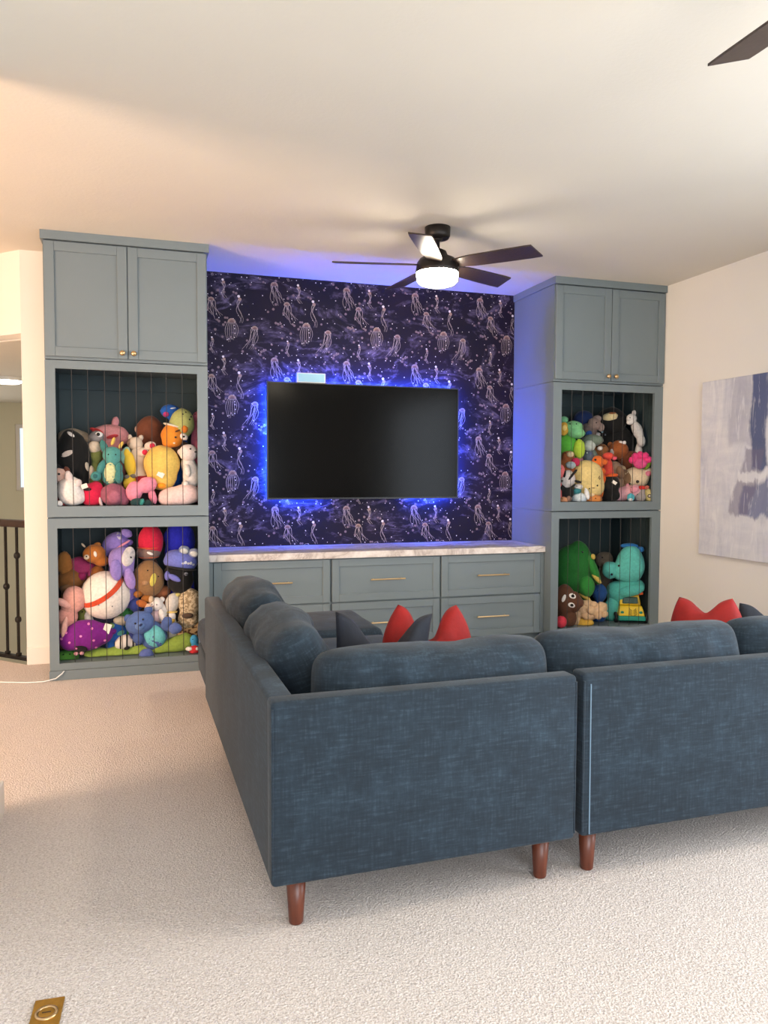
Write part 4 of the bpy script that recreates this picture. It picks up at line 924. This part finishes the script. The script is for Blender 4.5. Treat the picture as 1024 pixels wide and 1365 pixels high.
t.part('head', (226, 206, 172), [(2, 1, 20, 15, 14), (-8, -4, 14, 11, 12)], 0.6); t.patch('eye_patch', (146, 112, 80), -13, 1, 7, 11, 20); t.part('ear', (222, 206, 184), [(16, 8, 6, 7, 4, -7, -25)]); t.patch('ear_lining', (222, 130, 150), 17, 6, 4, 3.4, -10); t.part('ear', (206, 180, 140), [(-16, 12, 4, 6, 3, 0, 20)]); t.eye(3, -5, 2.2); t.eye(-7, -8, 1.4); t.part('body', (206, 186, 150), [(4, -18, 13, 12, 10, 4)])
t = T('plush_pig', 'pale pink pig plush lying at the cabinet bottom under the cow', UR_, 832, 660, -0.57, 11)
t.part('body', (226, 168, 176), [(-13, -1, 18, 11, 10), (4, 3, 14, 10, 9), (14, 6, 9, 9, 8)], 0.6); t.part('snout', (226, 150, 166), [(13, 8, 6, 4.4, 4, -9, 15)]); t.part('ear', (222, 150, 160), [(4, 12, 3, 4, 2.4)]); t.eye(9, 11, 0.8)
t = T('plush_parrot', 'black plush with orange beak under the taupe dog', UR_, 814, 646, -0.565, 26)
t.part('body', (7, 7, 8), [(0, 0, 13, 13, 10), (0, -14, 13, 11, 9, 4)]); t.part('beak', (222, 96, 30), [(-10, 6, 4.4, 8, 5, -4)]); t.part('crest', (210, 90, 36), [(1, 12, 9, 3, 5, 0, 8)]); t.tagcard(5, 3, 6, 4, 35)
t = T('plush_chick', 'big pale yellow round plush with tiny sleepy face beside the zebra', UR_, 783, 637, -0.50, 60)
t.part('body', (224, 200, 134), [(-1, 2, 22, 22, 19), (5, -10, 18, 18, 16), (-12, -14, 14, 16, 13)], 0.4, 0.05); t.eye(13, -10, 1.1); t.eye(3, -14, 0.9); t.patch('mouth', (120, 80, 60), 8, -13, 2, 0.5); t.patch('brow', (120, 90, 60), 15, 1, 0.5, 2, -25); t.patch('brow', (120, 90, 60), 16, -1, 0.5, 1.6, -25)
t = T('plush_zebra', 'zebra plush head with black mane stripes at the cabinet side', UR_, 757, 642, -0.565, 30)
t.part('head', (214, 206, 204), [(-1, 2, 10, 13, 9, 0, -18)]); t.part('body', (18, 18, 19), [(-2, -15, 10, 12, 8), (-6, -8, 6, 8, 7, -1)])
for x, z, l, r in ((-4, 10, 5, -8), (5, 8, 8, -35), (6, -6, 5, -50)): t.part('stripe', (16, 16, 17), [(x, z, 1.5, l, 2, -8, r)], 0.3)
t.part('ear', (20, 20, 20), [(13, 0, 5, 2, 3, -3, -15)]); t.part('ear', (16, 16, 17), [(9, 13, 1.8, 4, 2, -1, -40)]); t.eye(-7, 1, 1.4)
t = T('plush_penguin', 'white and ice blue plush with teal scarf at the cabinet bottom', UR_, 771, 660, -0.575, 12)
t.part('body', (206, 218, 226), [(1, -4, 10, 8, 8)]); t.part('scarf', (54, 130, 136), [(-2, 5, 6, 4.4, 6, -2, 10)]); t.part('head', WH, [(0, 11, 6, 4, 5)]); t.part('flipper', (232, 232, 232), [(11, 2, 3, 8, 3, -4, 14)]); t.eye(-2, 12, 0.7)
t = T('plush_bun', 'caramel plush at the cabinet bottom under the pale yellow round one', UR_, 790, 666, -0.58, 7)
t.part('body', (206, 130, 66), [(1, 0, 11, 7, 7)]); t.part('bow', (236, 206, 160), [(-1, 6, 4, 3, 3, -3)]); t.eye(-4, 2, 0.7); t.eye(4, 2, 0.7)
t = T('plush_hamster', 'small peach plush tucked in the cabinet corner under the zebra', UR_, 752, 667, -0.59, 6)
t.part('body', (216, 150, 110), [(0, 0, 6, 5, 5)]); t.part('paw', (140, 110, 96), [(6, 2, 4, 4, 4)]); t.eye(-2, 2, 0.6)
t = T('plush_egg', 'small turquoise egg plush at the cabinet bottom beside the pink pig', UR_, 841, 663, -0.618, 6)
t.part('body', (84, 182, 200), [(0, 0, 5, 6, 4.6)], 0.3); t.patch('base_patch', (226, 226, 226), 0, -3, 3, 2)
t = T('plush_owl', 'grey wedge-shaped plush with red ribbon between the pink pig and the cream duck', UR_, 853, 661, -0.585, 10)
t.part('body', (156, 148, 146), [(0, -1, 8, 9, 7), (2, 6, 5, 6, 5)]); t.part('ribbon', (206, 44, 40), [(2, 11, 5, 3, 4, -2)]); t.eye(-3, 2, 0.7)
t = T('plush_duck', 'cream duck plush with ring eye in the cabinet corner', UR_, 865, 659, -0.575, 13)
t.part('body', (216, 196, 130), [(0, -2, 7, 11, 7, 0, 20)]); t.part('beak', (206, 110, 90), [(-3, 9, 4, 3, 3, -2, 20)]); t.patch('eye_ring', (70, 56, 50), 1, -2, 2.6, 2.6); t.patch('eye_white', (210, 200, 190), 1, -2, 1.3, 1.3, th=0.9)
t = T('plush_fox', 'rust and white plush under the green frog', UR_, 758, 616, -0.47, 46)
t.part('body', (160, 90, 50), [(-1, 8, 9, 9, 9), (-2, -14, 13, 24, 10, 2)]); t.part('muzzle', (226, 200, 160), [(2, 10, 5, 4, 4, -8)]); t.part('paw', (170, 186, 190), [(3, -4, 7, 5, 5, -9)]); t.part('scarf', (190, 40, 80), [(9, 0, 6, 6, 5, -6, 20)]); t.eye(-4, 12, 0.8)
t = T('plush_bunny', 'dusty rose plush lying behind the pale yellow round one', UR_, 771, 612, -0.40, 56)
t.part('body', (216, 140, 150), [(0, -2, 14, 8, 9), (0, -32, 12, 24, 8)]); t.eye(-4, 1, 0.7)
t = T('plush_strawberry', 'coral pink plush at the cabinet edge above the zebra', UR_, 748, 628, -0.55, 42)
t.part('body', (222, 110, 110), [(0, 0, 5, 9, 6), (0, -24, 6, 20, 6, 5)]); t.eye(0, 3, 0.6)

# ---- lower right niche
t = T('plush_dinosaur', 'huge green dinosaur plush with cream claws at the cabinet side', LR_, 768, 760, -0.40, 72)
t.part('body', (28, 108, 40), [(-4, 8, 26, 28, 20), (-8, -8, 22, 24, 18), (8, 16, 14, 26, 14, 0, 18), (10, -16, 16, 16, 14), (-4, -50, 20, 24, 16)], 1.0, 0.06)
t.part('jaw', (36, 126, 46), [(22, 4, 6, 24, 10, -4, 22)]); t.part('arm', (40, 130, 50), [(14, -20, 11, 14, 10, -12)])
for x, z, r in ((27, -9, 42), (12, -34, 58), (-6, -30, 55), (22, 20, 15)): t.part('claw', (206, 180, 90), [(x, z, 3, 9 if z < 0 else 4, 4, -10, r)], 0.3)
t.eye(8, 26, 1.4)
t = T('plush_seal', 'grey-brown plush head behind the aqua elephant', LR_, 806, 746, -0.24, 96)
t.part('body', (110, 98, 84), [(0, 0, 13, 12, 11), (0, -52, 14, 46, 11)]); t.part('muzzle', (150, 138, 122), [(3, -4, 7, 4, 5, -9)]); t.eye(-3, 4, 1)
t = T('plush_elephant', 'large aqua elephant plush with blue tuft leaning on the cabinet side', LR_, 832, 772, -0.44, 62)
t.part('body', (80, 180, 170), [(-6, -18, 18, 16, 14), (10, -9, 18, 13, 13), (-14, -42, 11, 20, 11)], 1.2); t.part('head', (96, 196, 186), [(8, 20, 20, 26, 16, -4), (-4, 12, 14, 14, 13, -5)], 1.2); t.part('muzzle', (92, 190, 180), [(-18, 13, 11, 12, 10, -8)], 1.2)
t.part('arm', (84, 184, 174), [(9, -14, 19, 8, 8, -10, 18)]); t.part('leg', (88, 186, 174), [(-15, -44, 11, 19, 9, -6)]); t.part('tuft', (40, 120, 190), [(6, 46, 12, 4, 6, 0, 0)]); t.part('tuft', (40, 120, 190), [(21, 42, 5, 4, 5, 0, -20)])
t.eye(-7, 20, 1.6); t.eye(-16, 8, 1.6)
t = T('plush_ball', 'dark blue plush wedged between green dinosaur and aqua elephant', LR_, 799, 792, -0.42, 46)
t.part('body', (26, 74, 140), [(0, 2, 11, 13, 10), (0, -28, 10, 20, 9)]); t.eye(-2, 6, 0.8)
t = T('plush_swirl', 'brown swirl-shaped cushion with white eyes and smile, lying on its side', LR_, 757, 800, -0.53, 40)
t.part('body', (92, 56, 36), [(-4, 0, 14, 21, 12), (9, -2, 9, 14, 9), (-2, -24, 14, 16, 10, 3), (17, -3, 4, 6, 5)], 0.3, 0.04)
for x, z in ((6, 7), (5, -5)): t.patch('eye_white', (236, 232, 228), x, z, 4.6, 3.2, -25); t.patch('pupil', (20, 16, 14), x+0.4, z, 2.2, 1.9, -25, 0.9)
t.patch('mouth', (236, 232, 228), -5, 4, 2.2, 5.2, -20)
t = T('plush_lamb', 'curly cream lamb plush on a yellow cushion at the cabinet bottom', LR_, 783, 814, -0.57, 24)
t.part('body', (226, 190, 150), [(-4, 1, 12, 9, 9), (10, 1, 12, 10, 9), (-14, -3, 10, 9, 8), (0, 8, 9, 7, 7), (18, 5, 8, 8, 7), (3, -6, 9, 6, 7), (-2, -5, 7, 7, 8, -3), (8, 9, 6, 5, 6, -3), (-9, 5, 6, 6, 6, -5), (14, -4, 6, 6, 6, -4), (-18, 2, 5, 5, 5, -3), (5, 2, 6, 6, 6, -7), (22, -3, 5, 5, 5, -2)], 2.5, 0.2, fuse=False); t.part('cushion', (222, 176, 70), [(-6, -17, 15, 8, 9)], 0.5); t.part('foot', (222, 186, 146), [(-14, -14, 7, 9, 7, -2)], 2)
t = T('plush_apple', 'red round plush in the cabinet bottom corner under the swirl cushion', LR_, 748, 829, -0.585, 8)
t.part('body', (206, 54, 74), [(0, 0, 7.5, 8, 6.5)], 0.4, 0.04); t.part('stem', (90, 60, 40), [(1, 8, 1, 2, 1)], 0.3)

# settle the toys: none in front of the cords, squashed where they meet shelf, sides and back
bpy.context.view_layer.update()
BOXES = {UL_: (-0.628, 0.285, 1.081), LL_: (-0.628, 0.285, 0.105), UR_: (2.848, 3.755, 1.081), LR_: (2.848, 3.755, 0.113)}
for o in [q for q in COL.objects if q.parent is None and q.get('group') in BOXES]:
    x0, x1, z0 = BOXES[o['group']]
    kids = [k for k in o.children if k.type == 'MESH']
    lo = min((k.matrix_world @ v.co).y for k in kids for v in k.data.vertices)
    if lo < -0.621:
        d = (o.location-CAM); o.location += d*((-0.621-lo)/d.y)
        bpy.context.view_layer.update()
    for k in kids:
        mw = k.matrix_world; inv = mw.inverted()
        for v in k.data.vertices:
            p = mw @ v.co
            q = Vector((min(max(p.x, x0), x1), min(p.y, -0.034), max(p.z, z0)))
            if (q-p).length > 1e-6: v.co = inv @ q

# toy truck beside the aqua elephant
YEL = mat_plain('toy_yellow', (232, 196, 24), 0.35); TEAL = mat_plain('toy_teal', (30, 150, 130), 0.4); ORG = mat_plain('toy_orange', (226, 96, 30), 0.4); TYRE = mat_plain('toy_tyre', (24, 24, 25), 0.7); DGLASS = mat_plain('toy_window', (20, 70, 60), 0.12)
c = at(844, 830, -0.50)
tr = thing('toy_truck', 'yellow toy truck with teal bumper and orange loader, parked in the cabinet', 'toy truck', (c.x-0.03, -0.492, 0.112), R(-24))
def frustum(x0, x1, y0, y1, z0, z1, dx, dyf, dyb=0.0):
    bm = bmesh.new(); v, f = box(bm, x0, x1, y0, y1, z0, z1)
    for q in v[4:]:
        q.co.x *= dx
        q.co.y += dyf if q.co.y < (y0+y1)/2 else -dyb
    bmesh.ops.bevel(bm, geom=bm.edges[:], offset=0.008, segments=2, profile=0.5, affect='EDGES'); return bm
obj('bumper', bx(-0.105, 0.105, -0.10, 0.10, 0.022, 0.058, bev=0.006), TEAL, tr)
obj('hood', frustum(-0.102, 0.102, -0.095, 0.10, 0.059, 0.135, 0.84, 0.035), YEL, tr)
cab = obj('cab', frustum(-0.082, 0.082, -0.03, 0.08, 0.136, 0.215, 0.88, 0.02, 0.01), YEL, tr)
obj('windscreen', frustum(-0.062, 0.062, -0.038, -0.012, 0.148, 0.200, 0.92, 0.013), DGLASS, cab)
obj('loader', bx(-0.05, 0.09, -0.02, 0.06, 0.216, 0.236, bev=0.006), ORG, tr)
la = obj('loader_lip', bx(-0.02, 0.095, -0.045, -0.021, 0.222, 0.243, bev=0.005), ORG, tr)
for x in (-0.128, 0.106):
    for y in (-0.055, 0.065):
        wbm = lathe([(0.035, 0), (0.042, 0.004), (0.042, 0.018), (0.035, 0.022)], 18); wo = obj('wheel', wbm, TYRE, tr, True); wo.location = (x, y, 0.042); wo.rotation_euler = (0, R(90), 0)
        obj('hub', lathe([(0.016, -0.002), (0.016, 0.024)], 12), TEAL, wo)
for x in (-0.072, 0.072):
    o = obj('headlight', lathe([(0.012, 0), (0.013, 0.006), (0.006, 0.009)], 12), TEAL, tr, True); o.location = (x, -0.083, 0.088); o.rotation_euler = (R(90+25), 0, 0)
for s in (-1, 1):
    for k in range(4):
        o = obj('tread_print', tube([(s*0.005, 0, -0.005+k*0.014), (s*0.020, 0, 0.004+k*0.014), (s*(0.034-k*0.003), 0, 0.016+k*0.013)], 0.0024, 5), TYRE, tr); o.location = (0.01, -0.0925, 0.066); o.rotation_euler = (R(-25), 0, 0)
